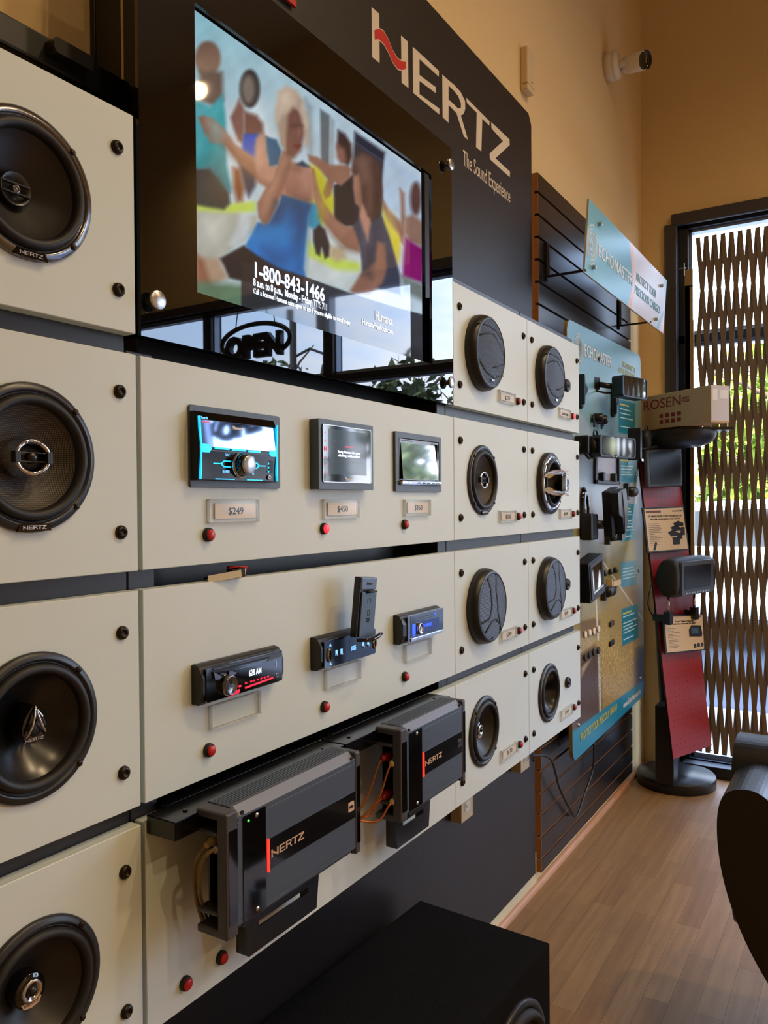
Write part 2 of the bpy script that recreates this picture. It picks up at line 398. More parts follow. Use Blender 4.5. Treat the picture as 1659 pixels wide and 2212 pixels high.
struct('wall_rear', MB().box(XB-.12, XB, YB, YW+.1, 0, ZC), M['wall'])
struct('wall_front', MB().box(XB-.1, XW+.2, YB-.12, YB, 0, ZC), M['wall'])
WT = H0+1.372                   # head of the storefront
YS = (.82, -.29, -1.32, -2.35, -3.40)
mb = MB().box(XW, XW+.2, YB, YW, WT+.02, ZC); mb.box(XW, XW+.2, .845, YW, 0, WT+.02); mb.box(XW, XW+.2, YB, YS[-1]-.03, 0, WT+.02)
struct('wall_right', mb, M['wall'])
# painted casing round the storefront
mb = MB().box(XW-.022, XW, .822, .878, 0, H0+1.345); mb.box(XW-.022, XW, -3.45, .845, H0+1.335, H0+1.392)
struct('trim_1', mb, M['deep_black'] if 0 else mat('casing_dark', (62, 58, 60), .6), bevel=.003)
zb0, zb1 = .062, .078           # bottom rail
for i in range(4):
    ya, yb = YS[i], YS[i+1]
    f = MB()
    f.box(XW+.02, XW+.13, ya-.045, ya, 0, WT); f.box(XW+.02, XW+.13, yb, yb+.03, 0, WT)
    f.box(XW+.02, XW+.13, yb, ya, WT-.05, WT+.02); f.box(XW+.02, XW+.13, yb, ya, 0, zb0); f.box(XW+.02, XW+.13, yb, ya, H0+.765, H0+.808)
    if i == 0: f.box(XW+.0, XW+.13, .8195, .8465, 0, WT+.02)
    o = struct('window_%d' % (i+1), f, M['alu_dark'], bevel=.003)
    b = MB(); y0, y1 = yb+.03, ya-.045
    for z0, z1 in ((zb0, H0+.765), (H0+.808, WT-.05)):
        b.box(XW+.05, XW+.10, y1-.012, y1, z0, z1); b.box(XW+.05, XW+.10, y0, y0+.008, z0, z1); b.box(XW+.05, XW+.1, y0, y1, z0, z0+.022); b.box(XW+.05, XW+.10, y0, y1, z1-.012, z1)
    b.build('glazing_bead', M['alu_light'], o)
    for z0, z1 in ((zb0+.02, H0+.765), (H0+.82, WT-.06)):
        MB().add([(XW+.075, y1, z0), (XW+.075, y0, z0), (XW+.075, y0, z1), (XW+.075, y1, z1)], [(0, 1, 2, 3)]).build('pane', M['glass'], o)
# storefront curb inside and the quarter round
struct('trim_2', MB().box(XW-.05, XW+.02, -3.4, .80, 0, .055), M['deep_black'], bevel=.004)
q = [(0, 0), (.019, 0), (.0185, .006), (.016, .012), (.011, .0165), (.005, .019), (0, .0195)]
T = Matrix(((0, 0, 1, XB), (-1, 0, 0, YW), (0, 1, 0, 0), (0, 0, 0, 1)))
struct('trim_3', MB().prism(q, 0, XW-XB, T), M['trimwood'])
struct('baseboard_left', MB().box(XB, 2.578, YW-.004, YW, .0, .12), M['wall_cream'])

# ceiling lamps
for i, (x, y, z) in enumerate(LAMPS):
    pos = ('nearest the storefront windows', 'above the panel wall', 'above the corner with the tall banner', 'over the left end of the shop', 'added unseen in mid shop to light the storefront wall')[i]
    t = thing('ceiling_lamp', 'white cylindrical ceiling lamp with a warm bulb, ' + pos, 'lamp', (x, y, ZC), (0, 0, 0), 'warm ceiling lamps')
    MB().lathe([(.0, -.0), (.055, 0), (.055, z-ZC), (.045, z-ZC), (.045, z-ZC+.02)], 28).build('lamp_body', M['offwhite'], t)
    MB().lathe([(.0001, z-ZC+.012), (.044, z-ZC+.012)], 28).build('bulb', M['bulb'], t)
    light('lamp_light', 'SPOT', (x, y, z-.02), LAMP_W[i]*1.6, WARM, (0, 0, 0), spot_size=2.7, spot_blend=.9, shadow_soft_size=.05)

# ------------------------------------------------------------------ outside the storefront
def ext_mat(name, c1, c2, sc, rough=.9):
    m = mat(name, c1, rough); t = m.node_tree; b = t.nodes['Principled BSDF']
    tcn = t.nodes.new('ShaderNodeTexCoord'); n = t.nodes.new('ShaderNodeTexNoise'); n.inputs['Scale'].default_value = sc; n.inputs['Detail'].default_value = 5
    mm = t.nodes.new('ShaderNodeMix'); mm.data_type = 'RGBA'; mm.inputs[6].default_value = lin(c1); mm.inputs[7].default_value = lin(c2)
    t.links.new(tcn.outputs['Object'], n.inputs['Vector']); t.links.new(n.outputs['Fac'], mm.inputs[0]); t.links.new(mm.outputs[2], b.inputs['Base Color'])
    return m
M['asphalt'] = ext_mat('asphalt', (58, 66, 78), (70, 78, 90), 3)
M['concrete'] = ext_mat('concrete', (170, 172, 176), (150, 152, 156), 2)
M['leaf'] = ext_mat('leaf_sunny', (150, 165, 40), (95, 125, 35), 1.2)
M['leaf2'] = ext_mat('leaf_dark', (58, 70, 40), (80, 90, 60), 1.5)
M['bark'] = mat('bark', (90, 75, 60), .9)
M['car_white'] = mat('car_paint', (205, 210, 215), .25, coat=.5)
M['car_glass'] = mat('car_glass', (30, 36, 44), .05)
M['tyre'] = mat('tyre', (25, 25, 26), .8)
struct('ground', MB().box(XW+.2, 90, -60, 40, -.2, -.06), M['asphalt'])
struct('sidewalk', MB().box(XW+.2, 5.5, -40, 20, -.1, -.02), M['concrete'])
def tree(x, y, h, r, label, leafm, seed, n=900, trunk=.35, ls=.16):
    rnd = random.Random(seed)
    t = thing('tree', label, 'tree', (x, y, -.06), (0, 0, 0), 'trees across the car park')
    b = MB().tube([(0, 0, 0), (.05, .02, h*.3), (-.04, .05, h*.6), (0, 0, h*.85)], [.14, .11, .07, .03], 8)
    for k in range(7):
        a = k*2.4; z = h*(.35+.07*k); b.tube([(0, 0, z), (math.cos(a)*r*.4, math.sin(a)*r*.4, z+h*.1), (math.cos(a)*r*.75, math.sin(a)*r*.75, z+h*.16)], [.05, .03, .015], 6)
    b.build('trunk', M['bark'], t)
    f = MB(); bl = [(rnd.uniform(-.5, .5)*r, rnd.uniform(-.5, .5)*r, h*rnd.uniform(trunk+.08, .86), r*rnd.uniform(.35, .6)) for _ in range(10)]
    for k in range(n):
        cx, cy, cz, rr = rnd.choice(bl)
        d = Vector((rnd.gauss(0, 1), rnd.gauss(0, 1), rnd.gauss(0, 1))).normalized()*rr*rnd.uniform(.6, 1.05)
        p = Vector((cx, cy, cz))+d; u = Vector((rnd.gauss(0, 1), rnd.gauss(0, 1), rnd.gauss(0, 1))).normalized(); v = u.cross(Vector((rnd.gauss(0, 1), rnd.gauss(0, 1), 1))).normalized()
        s = ls*rnd.uniform(.6, 1.3); f.quad(p-u*s, p-v*s*.5, p+u*s, p+v*s*.5)
    f.build('foliage', leafm, t)
for k, (x, y, h, r) in enumerate([(13.5, 1.2, 3.7, 1.6), (14, 4.0, 3.6, 1.7), (18, 6.4, 4.6, 2.0), (18.2, 1.6, 4.4, 2.0)]):
    tree(x, y, h, r, 'sunlit yellow green tree seen through the folding gate, ' + ('nearest', 'left one', 'farthest left', 'rightmost')[k]+' of the row', M['leaf'], 10+k, 2600, .02, .17)
for k, (x, y, h, r) in enumerate([(17, -12.0, 5.9, 1.7), (19, -17, 7.0, 2.0), (15, -19.8, 6.4, 1.6), (21, -8.4, 5.6, 1.7), (14, -6.2, 4.3, 1.2), (11.5, -14.8, 4.9, 1.0)]):
    tree(x, y, h, r, 'dark leafy tree across the car park, %s' % ('seen beside the open sign', 'tall one left of the open sign', 'at the far left behind the glass', 'behind the lamp post', 'small one at the right', 'slim one near the road')[k], M['leaf2'], 40+k, 1500, .1, .15)
def car(x, y, label, rz=0):
    t = thing('car', label, 'car', (x, y, -.06), (0, 0, rz))
    T = Matrix(((0, 0, 1, -.85), (1, 0, 0, 0), (0, 1, 0, 0), (0, 0, 0, 1)))
    body = [(-2.2, .3), (2.15, .3), (2.2, .62), (2.0, .82), (1.2, .92), (.55, 1.36), (-.9, 1.42), (-1.7, 1.0), (-2.15, .9), (-2.25, .6)]
    MB().prism(body, 0, 1.7, T).build('body', M['car_white'], t, bevel=.05)
    g = MB(); 
    for xx in (-.862, .85): g.prism([(-1.45, .98), (.98, .96), (.5, 1.28), (-.85, 1.33)], 0, .012, Matrix.Translation((xx+.85, 0, 0)) @ T)
    g.build('side_glass', M['car_glass'], t)
    for yy in (-1.35, 1.35):
        for xx in (-.87, .69): MB().cyl((0, 0), .32, 0, .18, 24, Matrix.Translation((xx, yy, .32)) @ Matrix.Rotation(PI/2, 4, 'Y')).build('wheel', M['tyre'], t)
car(8.6, 1.0, 'white parked car seen through the folding gate')
car(10.5, -7.4, 'white parked car beyond the windows, farther along the car park')
t = thing('lamp_post', 'dark street lamp post with a bell shaped shade beyond the windows', 'lamp post', (9.2, -5.6, -.06), (0, 0, 0))
MB().tube([(0, 0, 0), (0, 0, 4.2)], .05, 10).build('pole', M['tyre'], t)
MB().lathe([(.03, 3.35), (.06, 3.2), (.14, 3.0), (.17, 2.8), (.3, 2.68)], 20, (0, .55)).build('shade', M['tyre'], t)
MB().tube([(0, 0, 3.5), (0, .3, 3.6), (0, .55, 3.5), (0, .55, 3.3)], .02, 8).build('arm', M['tyre'], t)
# neon OPEN sign hung in the window, dark from inside
t = thing('open_sign', 'unlit oval OPEN sign hanging on cords inside the storefront window', 'sign', (XW-.06, -1.86, H0+1.055), (PI/2, 0, PI/2))
pts = []
for i in range(41):
    a = math.radians(-52+i*284/40); pts.append((.29*math.cos(a), .012+.115*math.sin(a), .01))
MB().tube(pts, .016, 8).build('oval_tube', M['neon_black'], t)
text('lettering', 'OPEN', .19, M['neon_black'], t, (0, -.085, .0), .95, 'CENTER', .012, ext=.02)
for s in (-1, 1): MB().tube([(s*.17, .1, .01), (s*.14, .27, .01)], .004, 6).build('cord', M['neon_black'], t)
# ------------------------------------------------------------------ display wall
XA, XB1, XC_, XD, XE = .7010, .7061, 1.5957, 2.0387, 2.4798
YP = .80                        # front face of the panels
RZ = [(H0+.4933, H0+.2174), (H0+.1914, H0-.0833), (H0-.1086, H0-.3836), (H0-.4082, H0-.6836)]
# backboard on the wall
bz0, bz1 = H0-1.255, H0+1.292
bk = thing('backboard', 'large black board carrying the big white and red wordmark', 'board', ((.787+2.549)/2, .98, bz0))
hw = (2.549-.787)/2
MB().prism([(-hw, 0), (hw, 0), (hw, bz1-bz0-.03), (hw-.025, bz1-bz0), (-hw, bz1-bz0)], -.011, 0).build('board', M['black_paint'], bk, bevel=.002)
wm = wordmark('lettering', bk, _X0-bk.location.x, _Z0+H0-H0-bz0+0, .0, _HT, M['white_print'], M['red_print'], center=False)
pa, pb = atY(1002, 335, .979), atY(1101, 418, .979)
tg = text('tagline', 'The Sound Experience', .062, M['white_print'], bk, (pa.x-bk.location.x-.005, pa.z-bz0-.028, .0005), 1.0, 'LEFT', .0)
wdt = max(v.co.x for v in tg.data.vertices); tg.data.transform(Matrix.Diagonal(((pb.x-pa.x+.01)/wdt, 1, 1, 1)))
o = MB().box(-.035, .035, -.006, .006, 0, .006).build('red_sticker', M['red_print'], None); o.rotation_euler = WALLROT
pr = atY(612, 4, .975); o.location = (pr.x, .976, pr.z+.012); tag(o, 'small red strip stuck on the black board above the television', 'sticker')
# carcass holding the panels off the wall
fr = thing('display_rack', 'black wooden framework behind the cream speaker panels', 'frame', (.75, YW, .4), (0, 0, 0))
fx, fz = -.75, -.4
def fbox(name, x0, x1, y0, y1, z0, z1, m='frame_black'):
    return MB().box(x0+fx, x1+fx, y0-YW, y1-YW, z0+fz, z1+fz).build(name, M[m], fr, bevel=.0015)
zt = H0+.5165
for i in range(5):
    lo = RZ[i][0]-.045 if i < 4 else RZ[3][1]+.012; hi = (RZ[i-1][1]+.045) if i else RZ[0][0]-.012
    fbox('left_backing', -.30, .6995, .821, .84, lo, hi if i < 4 else RZ[3][1]+.05)
    if i: 
        for xa_, xb_ in ((1.5965, 2.0375), (2.0397, 2.479)): fbox('right_backing', xa_, xb_, .821, .84, lo, hi if i < 4 else RZ[3][1]+.05)
fbox('post', .7015, .746, .821, .978, RZ[3][1]+.01, H0+.20)
fbox('post', 1.555, 1.5945, .821, .978, RZ[3][1]+.01, H0+.22)
fbox('right_backing', 1.5965, 2.0375, .821, .84, RZ[0][0]-.045, zt)
fbox('right_backing', 2.0397, 2.479, .821, .84, RZ[0][0]-.045, zt)
fbox('spacer', 1.60, 1.64, .84, .978, RZ[3][1]+.06, zt-.05); fbox('spacer', 2.43, 2.47, .84, .978, RZ[3][1]+.06, zt-.05)
fbox('rail', .746, 1.555, .90, .93, RZ[3][1]+.03, RZ[3][1]+.13); fbox('rail', .746, 1.555, .90, .93, RZ[2][1]-.05, RZ[2][1]+.05); fbox('rail', .746, 1.555, .90, .93, RZ[1][1]-.05, RZ[1][1]+.05)
fbox('rail', .79, 1.555, .90, .93, H0+.16, H0+.24)
sw = fbox('side_board', .787, .80, .925, .978, H0+.48, bz1-.01, 'deep_black')
fbox('side_strip', .787, .80, .9185, .9245, H0+.47, bz1-.01, 'lam_edge')
mb = MB()
for z0, z1 in ((H0+.45, H0+.735), (bz1-.15, bz1)): mb.box(.787+fx, .80+fx, .83-YW, .918-YW, z0+fz, z1+fz)
mb.box(.787+fx, .80+fx, .906-YW, .918-YW, H0+.73+fz, bz1-.1+fz); mb.box(.787+fx, .80+fx, .83-YW, .885-YW, H0+.73+fz, bz1-.1+fz)
mb.build('slotted_upright', M['deep_black'], fr)
# shelf rail at upper left
pl = thing('support_rail', 'black rail with a small flap box running behind the top left panel', 'rail', (.3, .9, H0+.58))
a0 = atY(0, 20, .9).z; a1 = atY(0, 90, .9).z
MB().box(-.55, .485, a1-pl.location.z, a0-pl.location.z, -.016, 0).build('rail_bar', M['deep_black'], pl, bevel=.004)
b0, b1 = atY(112, 78, .885), atY(197, 138, .885)
MB().rbox(b0.x-.3, b1.x-.3, b1.z-.012-pl.location.z, b0.z-pl.location.z, .0, .02, .006).build('flap', mat('flap_black', (34, 30, 28), .4), pl)
for x in (-.45, .40): MB().box(x, x+.05, -.15, 0, -.07, -.03).build('hanger', M['deep_black'], pl)

def ringhole(mb, x0, x1, y0, y1, cx, cy, r, z0, z1):
    """plate with a round hole"""
    A = set(2*PI*i/64 for i in range(64))
    for x, y in ((x0, y0), (x1, y0), (x1, y1), (x0, y1)): A.add(math.atan2(y-cy, x-cx) % (2*PI))
    A = sorted(A); n = len(A); inn = []; outp = []
    for a in A:
        c, s = math.cos(a), math.sin(a); inn.append((cx+r*c, cy+r*s))
        t = min([((x1 if c > 0 else x0)-cx)/c if abs(c) > 1e-9 else 9, ((y1 if s > 0 else y0)-cy)/s if abs(s) > 1e-9 else 9]); outp.append((cx+t*c, cy+t*s))
    vs = [(*p, z1) for p in inn]+[(*p, z1) for p in outp]+[(*p, z0) for p in outp]+[(*p, z0) for p in inn]; fs = []
    for i in range(n):
        j = (i+1) % n; fs += [(i, n+i, n+j, j), (n+i, 2*n+i, 2*n+j, n+j), (2*n+i, 3*n+i, 3*n+j, 2*n+j), (3*n+i, i, j, 3*n+j)]
    return mb.add(vs, fs)
def bolt_mb(x, y):
    return MB().lathe([(.0088, 0), (.0088, .0012), (.0078, .004), (.0048, .0056), (.0046, .0056), (.0044, .003), (.0001, .003)], 20, (x, y))
def panel(x0, x1, row, label, bolts, hole=None):
    z1, z0 = RZ[row]; cx, cz = (x0+x1)/2, (z0+z1)/2
    t = thing('display_board', label, 'panel', (cx, YP+.0205, cz)); a, b = (x1-x0)/2-.0008, (z1-z0)/2
    mb = MB()
    if hole: ringhole(mb, -a, a, -b, b, hole[0]-cx, hole[1]-cz, hole[2], 0, .0205)
    else: mb.box(-a, a, -b, b, 0, .0205)
    mb.build('board', M['laminate'], t, bevel=.0008, seg=1)
    for bx, bz in bolts: o = bolt_mb(bx-cx, bz-cz).build('bolt', M['bolt'], t); o.location.z = .0205
    return t
RC = [(a+b)/2 for a, b in RZ]; ROWN = ('top', 'second', 'third', 'bottom')
SPK = {}
for r in range(4):
    z1, z0 = RZ[r]; bz = ((z1-.05), (z0+.05))
    panel(.258, XA, r, 'cream square panel in the left column, %s row, with one speaker' % ROWN[r], [(.673, bz[0]), (.673, bz[1]), (.288, bz[0]), (.288, bz[1])], (.549, RC[r], .071))
    panel(XC_, XD, r, 'cream square panel %s, %s row' % ('just right of the television and stereos', ROWN[r]), [(x, z) for x in (1.627, 2.010) for z in bz], (1.745, RC[r], .071))
    panel(XD, XE, r, 'cream square panel in the far right column, %s row' % ROWN[r], [(x, z) for x in (2.071, 2.4565) for z in bz], (2.190, RC[r], .071))
    if r: panel(XB1, XC_, r, ('', 'wide cream panel holding the three large touchscreen stereos', 'wide cream panel holding the three slim car stereos', 'wide cream panel behind the two amplifiers')[r], [])

# ------------------------------------------------------------------ speakers
def woven_mat():
    m = mat('woven_cone', (70, 64, 58), .45); t = m.node_tree; b = t.nodes['Principled BSDF']
    tcn = t.nodes.new('ShaderNodeTexCoord'); a = t.nodes.new('ShaderNodeTexWave'); a.inputs['Scale'].default_value = 130; a.bands_direction = 'X'
    c = t.nodes.new('ShaderNodeTexWave'); c.inputs['Scale'].default_value = 130; c.bands_direction = 'Y'
    mm = t.nodes.new('ShaderNodeMath'); mm.operation = 'MULTIPLY'; bp = t.nodes.new('ShaderNodeBump'); bp.inputs['Strength'].default_value = .5; bp.inputs['Distance'].default_value = .0006
    cr = t.nodes.new('ShaderNodeValToRGB'); cr.color_ramp.elements[0].color = lin((30, 28, 27)); cr.color_ramp.elements[1].color = lin((112, 100, 88))
    for q in (a, c): t.links.new(tcn.outputs['Object'], q.inputs['Vector'])
    t.links.new(a.outputs['Fac'], mm.inputs[0]); t.links.new(c.outputs['Fac'], mm.inputs[1]); t.links.new(mm.outputs[0], bp.inputs['Height']); t.links.new(mm.outputs[0], cr.inputs[0])
    t.links.new(cr.outputs[0], b.inputs['Base Color']); t.links.new(bp.outputs[0], b.inputs['Normal'])
    return m
M['woven'] = woven_mat()
def spk_base(t, R=.0835, frame='frame_grey', cone='cone', depth=.034, cr=.15, ring='frame_grey', n=4, bump=0):
    """frame, surround and cone seen from the front, z=0 at the panel face"""
    MB().lathe([(R, 0), (R, .003), (R-.002, .0055), (R-.007, .0068), (R*.90, .0072), (R*.885, .004), (R*.87, .0035)], 72).build('frame_ring', M[ring], t)
    MB().lathe([(R*.87, .0036), (R*.855, .0042), (R*.85, .003)], 72).build('gasket', M[frame], t)
    pr = [(R*.85, .003)]+[(R*(.775+.075*math.cos(a)), .003+.0085*math.sin(a)) for a in [PI*i/10 for i in range(1, 10)]]+[(R*.70, .001)]
    MB().lathe(pr, 72).build('surround', M['rubber'], t)
    pr = [(R*.70, .001)]+[(R*(.70-(.70-cr)*k/10), .001-depth*(k/10)**.85) for k in range(1, 11)]+[(R*cr, -depth-.004), (.0001, -depth-.004)]
    MB().lathe(pr, 72).build('cone', M[cone], t)
    for k in range(n):
        a = PI/4+PI/2*k; o = MB().lathe([(.0038, 0), (.0036, .0016), (.002, .0024), (.0001, .0024)], 14).build('screw', M['bolt'], t); o.location = (R*.93*math.cos(a), R*.93*math.sin(a), .0066)
def spk(kind, x, row, label, name='car_speaker'):
    return thing(name, label, 'speaker', (x, YP, RC[row]))
def badge(t, y, w=.021, h=.0065, z=.0074):
    MB().prism([(-w, -h/2-.001), (w, -h/2-.001), (w*.86, h/2+.001), (-w*.86, h/2+.001)], .004, z, Matrix.Translation((0, y, 0))).build('badge', M['gloss_black'], t)
    wordmark('badge_lettering', t, 0, y, z, h*.62, M['silver'])
def oval_bezel(t, s=1.0):
    # silver pointed oval with a round tweeter inside, raised in front of the cone
    def oval(k, n=48):
        P_ = []
        for i in range(n):
            a = 2*PI*i/n; c, q = math.cos(a), math.sin(a)
            P_.append((.0255*k*s*c*(1 if abs(c) < .8 else 1.06), .0185*k*s*q*(1-.25*abs(c)**3)))
        return P_
    def ov(ax, ay, pw=1.35, n=48): return [(ax*s*math.copysign(abs(math.cos(2*PI*i/n))**(pw), math.cos(2*PI*i/n)), ay*s*math.copysign(abs(math.sin(2*PI*i/n))**(1/pw), math.sin(2*PI*i/n))) for i in range(n)]
    A, B = ov(.0228, .0212, 1.2), ov(.0178, .0152, 1.05)
    n = len(A); vs = []; fs = []
    for ring, z in ((A, -.030), (A, .004), ([(x*.95, y*.95) for x, y in A], .0075), ([(x*1.06, y*1.06) for x, y in B], .0075), (B, .002)): vs += [(x, y, z) for x, y in ring]
    for k in range(4):
        for i in range(n): j = (i+1) % n; fs.append((k*n+i, k*n+j, (k+1)*n+j, (k+1)*n+i))
    z = MB().add(vs, fs, True).build('tweeter_bezel', M['chrome'], t)
    MB().lathe([(.019*s, -.028), (.0185*s, .0005), (.0001, .0005)], 40, (0, 0), sy=.72).build('tweeter_cup', M['deep_black'], t)
    MB().lathe([(.0075*s, .0005), (.007*s, .004), (.004*s, .0072), (.0001, .008)], 28).build('tweeter_dome', M['cone_gloss'], t)
    b = MB(); b.box(-.019*s, .019*s, -.0055*s, -.0042*s, .003, .0062); b.box(-.019*s, .019*s, .0042*s, .0055*s, .003, .0062)
    b.box(-.0232*s, -.0165*s, -.0065*s, .0065*s, .0, .0084); b.box(.0165*s, .0232*s, -.0065*s, .0065*s, .0, .0084)
    b.build('tweeter_bridge', M['frame_blk'], t, bevel=.0006)
    wordmark('bezel_lettering', t, 0, .0155*s, .0076, .0028*s, M['ink'])

# left column
t = spk(0, .549, 0, 'speaker with a dark chrome ring and small round tweeter, left column top row')
spk_base(t, ring='darkchrome', frame='rubber', cone='cone'); badge(t, -.0775)
MB().lathe([(.0125, -.036), (.0165, -.03), (.019, -.019), (.0178, -.0185), (.014, -.025), (.0001, -.028)], 36).build('tweeter_ring', M['frame_grey'], t)
b = MB(); b.box(-.017, .017, .0045, .0062, -.022, -.017); b.box(-.017, .017, -.0062, -.0045, -.022, -.017); b.build('tweeter_bridge', M['frame_grey'], t)
MB().lathe([(.0052, -.026), (.0052, -.019), (.004, -.0175), (.0025, -.0185), (.0001, -.0175)], 24).build('tweeter_dome', M['darkchrome'], t)
t = spk(1, .549, 1, 'speaker with a woven cone and silver pointed oval tweeter, left column second row')
spk_base(t, ring='frame_grey', frame='frame_blk', cone='woven', depth=.03); badge(t, -.0775); oval_bezel(t)
SPK['oval'] = t
t = spk(2, .549, 2, 'black speaker with a silver peaked emblem over its tweeter, left column third row')
spk_base(t, ring='frame_blk', frame='frame_blk', cone='cone_gloss', n=4)
tear = [(0, .026), (.006, .019), (.0125, .010), (.0155, .0), (.0145, -.009), (.009, -.0165), (0, -.0185), (-.009, -.0165), (-.0145, -.009), (-.0155, 0), (-.0125, .01), (-.006, .019)]
MB().prism(tear, -.034, .002, smooth=False).build('tweeter_housing', M['gloss_black'], t, bevel=.002)
for s in (-1, 1):
    MB().tube([(0, .0255, .0035), (s*.002, .014, .006), (s*.0055, .003, .007), (s*.0105, -.006, .0065), (s*.0145, -.0105, .004)], [.0009, .0014, .0017, .0015, .0010], 8).build('emblem_arm', M['chrome'], t)
MB().lathe([(.0085, .002), (.008, .0032), (.004, .0045), (.0001, .005)], 24, (0, -.002)).build('tweeter_dome', M['deep_black'], t)
wordmark('emblem_lettering', t, 0, -.0135, .0022, .0032, M['silver'])
def silver_dome(t, s=1):
    MB().lathe([(.020*s, -.036), (.0195*s, -.012), (.0185*s, -.0105), (.0001, -.0105)], 40).build('tweeter_housing', M['gloss_black'], t)
    MB().lathe([(.0135*s, -.0105), (.013*s, -.007), (.0098*s, -.0055), (.0088*s, -.008), (.0001, -.0095)], 36, (0, .001)).build('tweeter_ring', M['chrome'], t)
    MB().lathe([(.006*s, -.009), (.0055*s, -.0055), (.003*s, -.0035), (.0001, -.003)], 24, (0, .001)).build('tweeter_dome', M['cone_gloss'], t)
    MB().prism([(-.0125*s, -.0105*s), (.0125*s, -.0105*s), (.0095*s, -.0165*s), (0, -.0185*s), (-.0095*s, -.0165*s)], -.011, -.0092).build('maker_plate', M['tanlabel'], t)
    wordmark('plate_lettering', t, 0, -.0135*s, -.0092, .0026*s, M['ink'])
t = spk(3, .549, 3, 'black speaker with a shiny silver dome tweeter, left column bottom row')
spk_base(t, ring='frame_blk', frame='frame_blk', cone='cone', n=4); silver_dome(t); SPK['dome'] = t
# right columns
dup(SPK['oval'], (1.745, YP, RC[1]), 'speaker with a silver pointed oval tweeter, second row beside the stereos')
t = dup(SPK['dome'], (1.745, YP, RC[3]), 'black speaker with a shiny silver dome tweeter, bottom row beside the small amplifier')
t = spk(3, 2.190, 3, 'plain black woofer with a bare glossy cone, far right column bottom row')
spk_base(t, ring='frame_blk', frame='frame_blk', cone='cone_gloss', depth=.04, cr=.18, n=0)
MB().lathe([(.0152, -.041), (.0145, -.036), (.009, -.031), (.0001, -.029)], 30).build('dust_cap', M['cone_gloss'], t)

def ribbed_mat():
    m = mat('grille_mesh', (72, 80, 90), .42, metal=.3); t = m.node_tree; b = t.nodes['Principled BSDF']
    tcn = t.nodes.new('ShaderNodeTexCoord'); a = t.nodes.new('ShaderNodeTexWave'); a.inputs['Scale'].default_value = 115; a.bands_direction = 'Y'; a.inputs['Distortion'].default_value = .4
    bp = t.nodes.new('ShaderNodeBump'); bp.inputs['Strength'].default_value = .7; bp.inputs['Distance'].default_value = .001
    t.links.new(tcn.outputs['Object'], a.inputs['Vector']); t.links.new(a.outputs['Fac'], bp.inputs['Height']); t.links.new(bp.outputs[0], b.inputs['Normal'])
    return m
M['ribbed'] = ribbed_mat()
def grille_face(z0, dz, rr, R, cut, n=96, m=20):
    vs = [(0, 0, z0+dz)]; fs = []
    for k in range(1, m+1):
        r = rr*k/m
        for i in range(n):
            a = 2*PI*i/n; x, y = r*math.cos(a), r*math.sin(a)
            vs.append((x, y, z0+dz*(1-(k/m)**2)-cut(x/R, y/R)))
    for i in range(n): fs.append((0, 1+i, 1+(i+1) % n))
    for k in range(m-1):
        for i in range(n): j = (i+1) % n; fs.append((1+k*n+i, 1+(k+1)*n+i, 1+(k+1)*n+j, 1+k*n+j))
    return MB().add(vs, fs, True)
def segd(x, y, P_):
    d = 9
    for (a, b), (c, e) in zip(P_, P_[1:]):
        vx, vy = c-a, e-b; t = max(0, min(1, ((x-a)*vx+(y-b)*vy)/(vx*vx+vy*vy))); d = min(d, math.hypot(x-a-t*vx, y-b-t*vy))
    return d
def grille(t, style, R=.0905, pod=True):
    MB().lathe([(R, 0), (R, .006), (R*.985, .014), (R*.93, .024), (R*.86, .0285), (R*.85, .027)], 96).build('grille_rim', M['plastic_black'], t)
    if style == 'A':
        lines = [[(-.85, .62), (-.3, .66), (.2, .62), (.62, .45)], [(-.85, .30), (-.25, .46), (.05, .48), (.85, .02)], [(-.84, -.28), (-.4, -.55), (.1, -.66), (.84, -.5)], [(.0, -.40), (.3, -.36), (.83, -.20)]]
    else:
        lines = [[(-.35, .78), (-.22, .45), (-.2, .0), (-.35, -.3), (-.85, -.38)], [(.2, .84), (.1, .4), (.2, -.2), (.52, -.68)], [(-.5, -.62), (-.2, -.38), (.1, -.36), (.4, -.5), (.42, -.75)]]
    def cut(x, y): return .0032*max(0, 1-min(segd(x, y, l) for l in lines)/.04)
    grille_face(.027, .0055, R*.853, R, cut, 140, 40).build('grille_mesh', M['ribbed'], t)
    g = MB()
    for l in lines: g.tube([(x*R, y*R, .027+.0055*(1-(math.hypot(x, y)/.853)**2)-.0012) for x, y in l], .0017, 6)
    g.build('grille_crease', M['deep_black'], t)
    MB().rbox(-.0085, .0085, -.0028, .0028, .0285, .0315, .0024).build('logo_plate', M['chrome'], t, loc=(.005*0, -.066 if style == 'A' else -.074, -.0005))
    return t
gA = grille(thing('speaker_grille', 'round black grille with wavy creases, top row just right of the television', 'speaker', (1.744, YP, RC[0])), 'A')
dup(gA, (2.187, YP, RC[0]), 'round black grille with wavy creases beside a small tweeter, top row far right')
gB = grille(thing('speaker_grille', 'round black ribbed grille with long curved creases, third row beside the stereos', 'speaker', (1.744, YP, RC[2])), 'B')
dup(gB, (2.187, YP, RC[2]), 'round black ribbed grille beside a small tweeter on a stalk, third row far right')
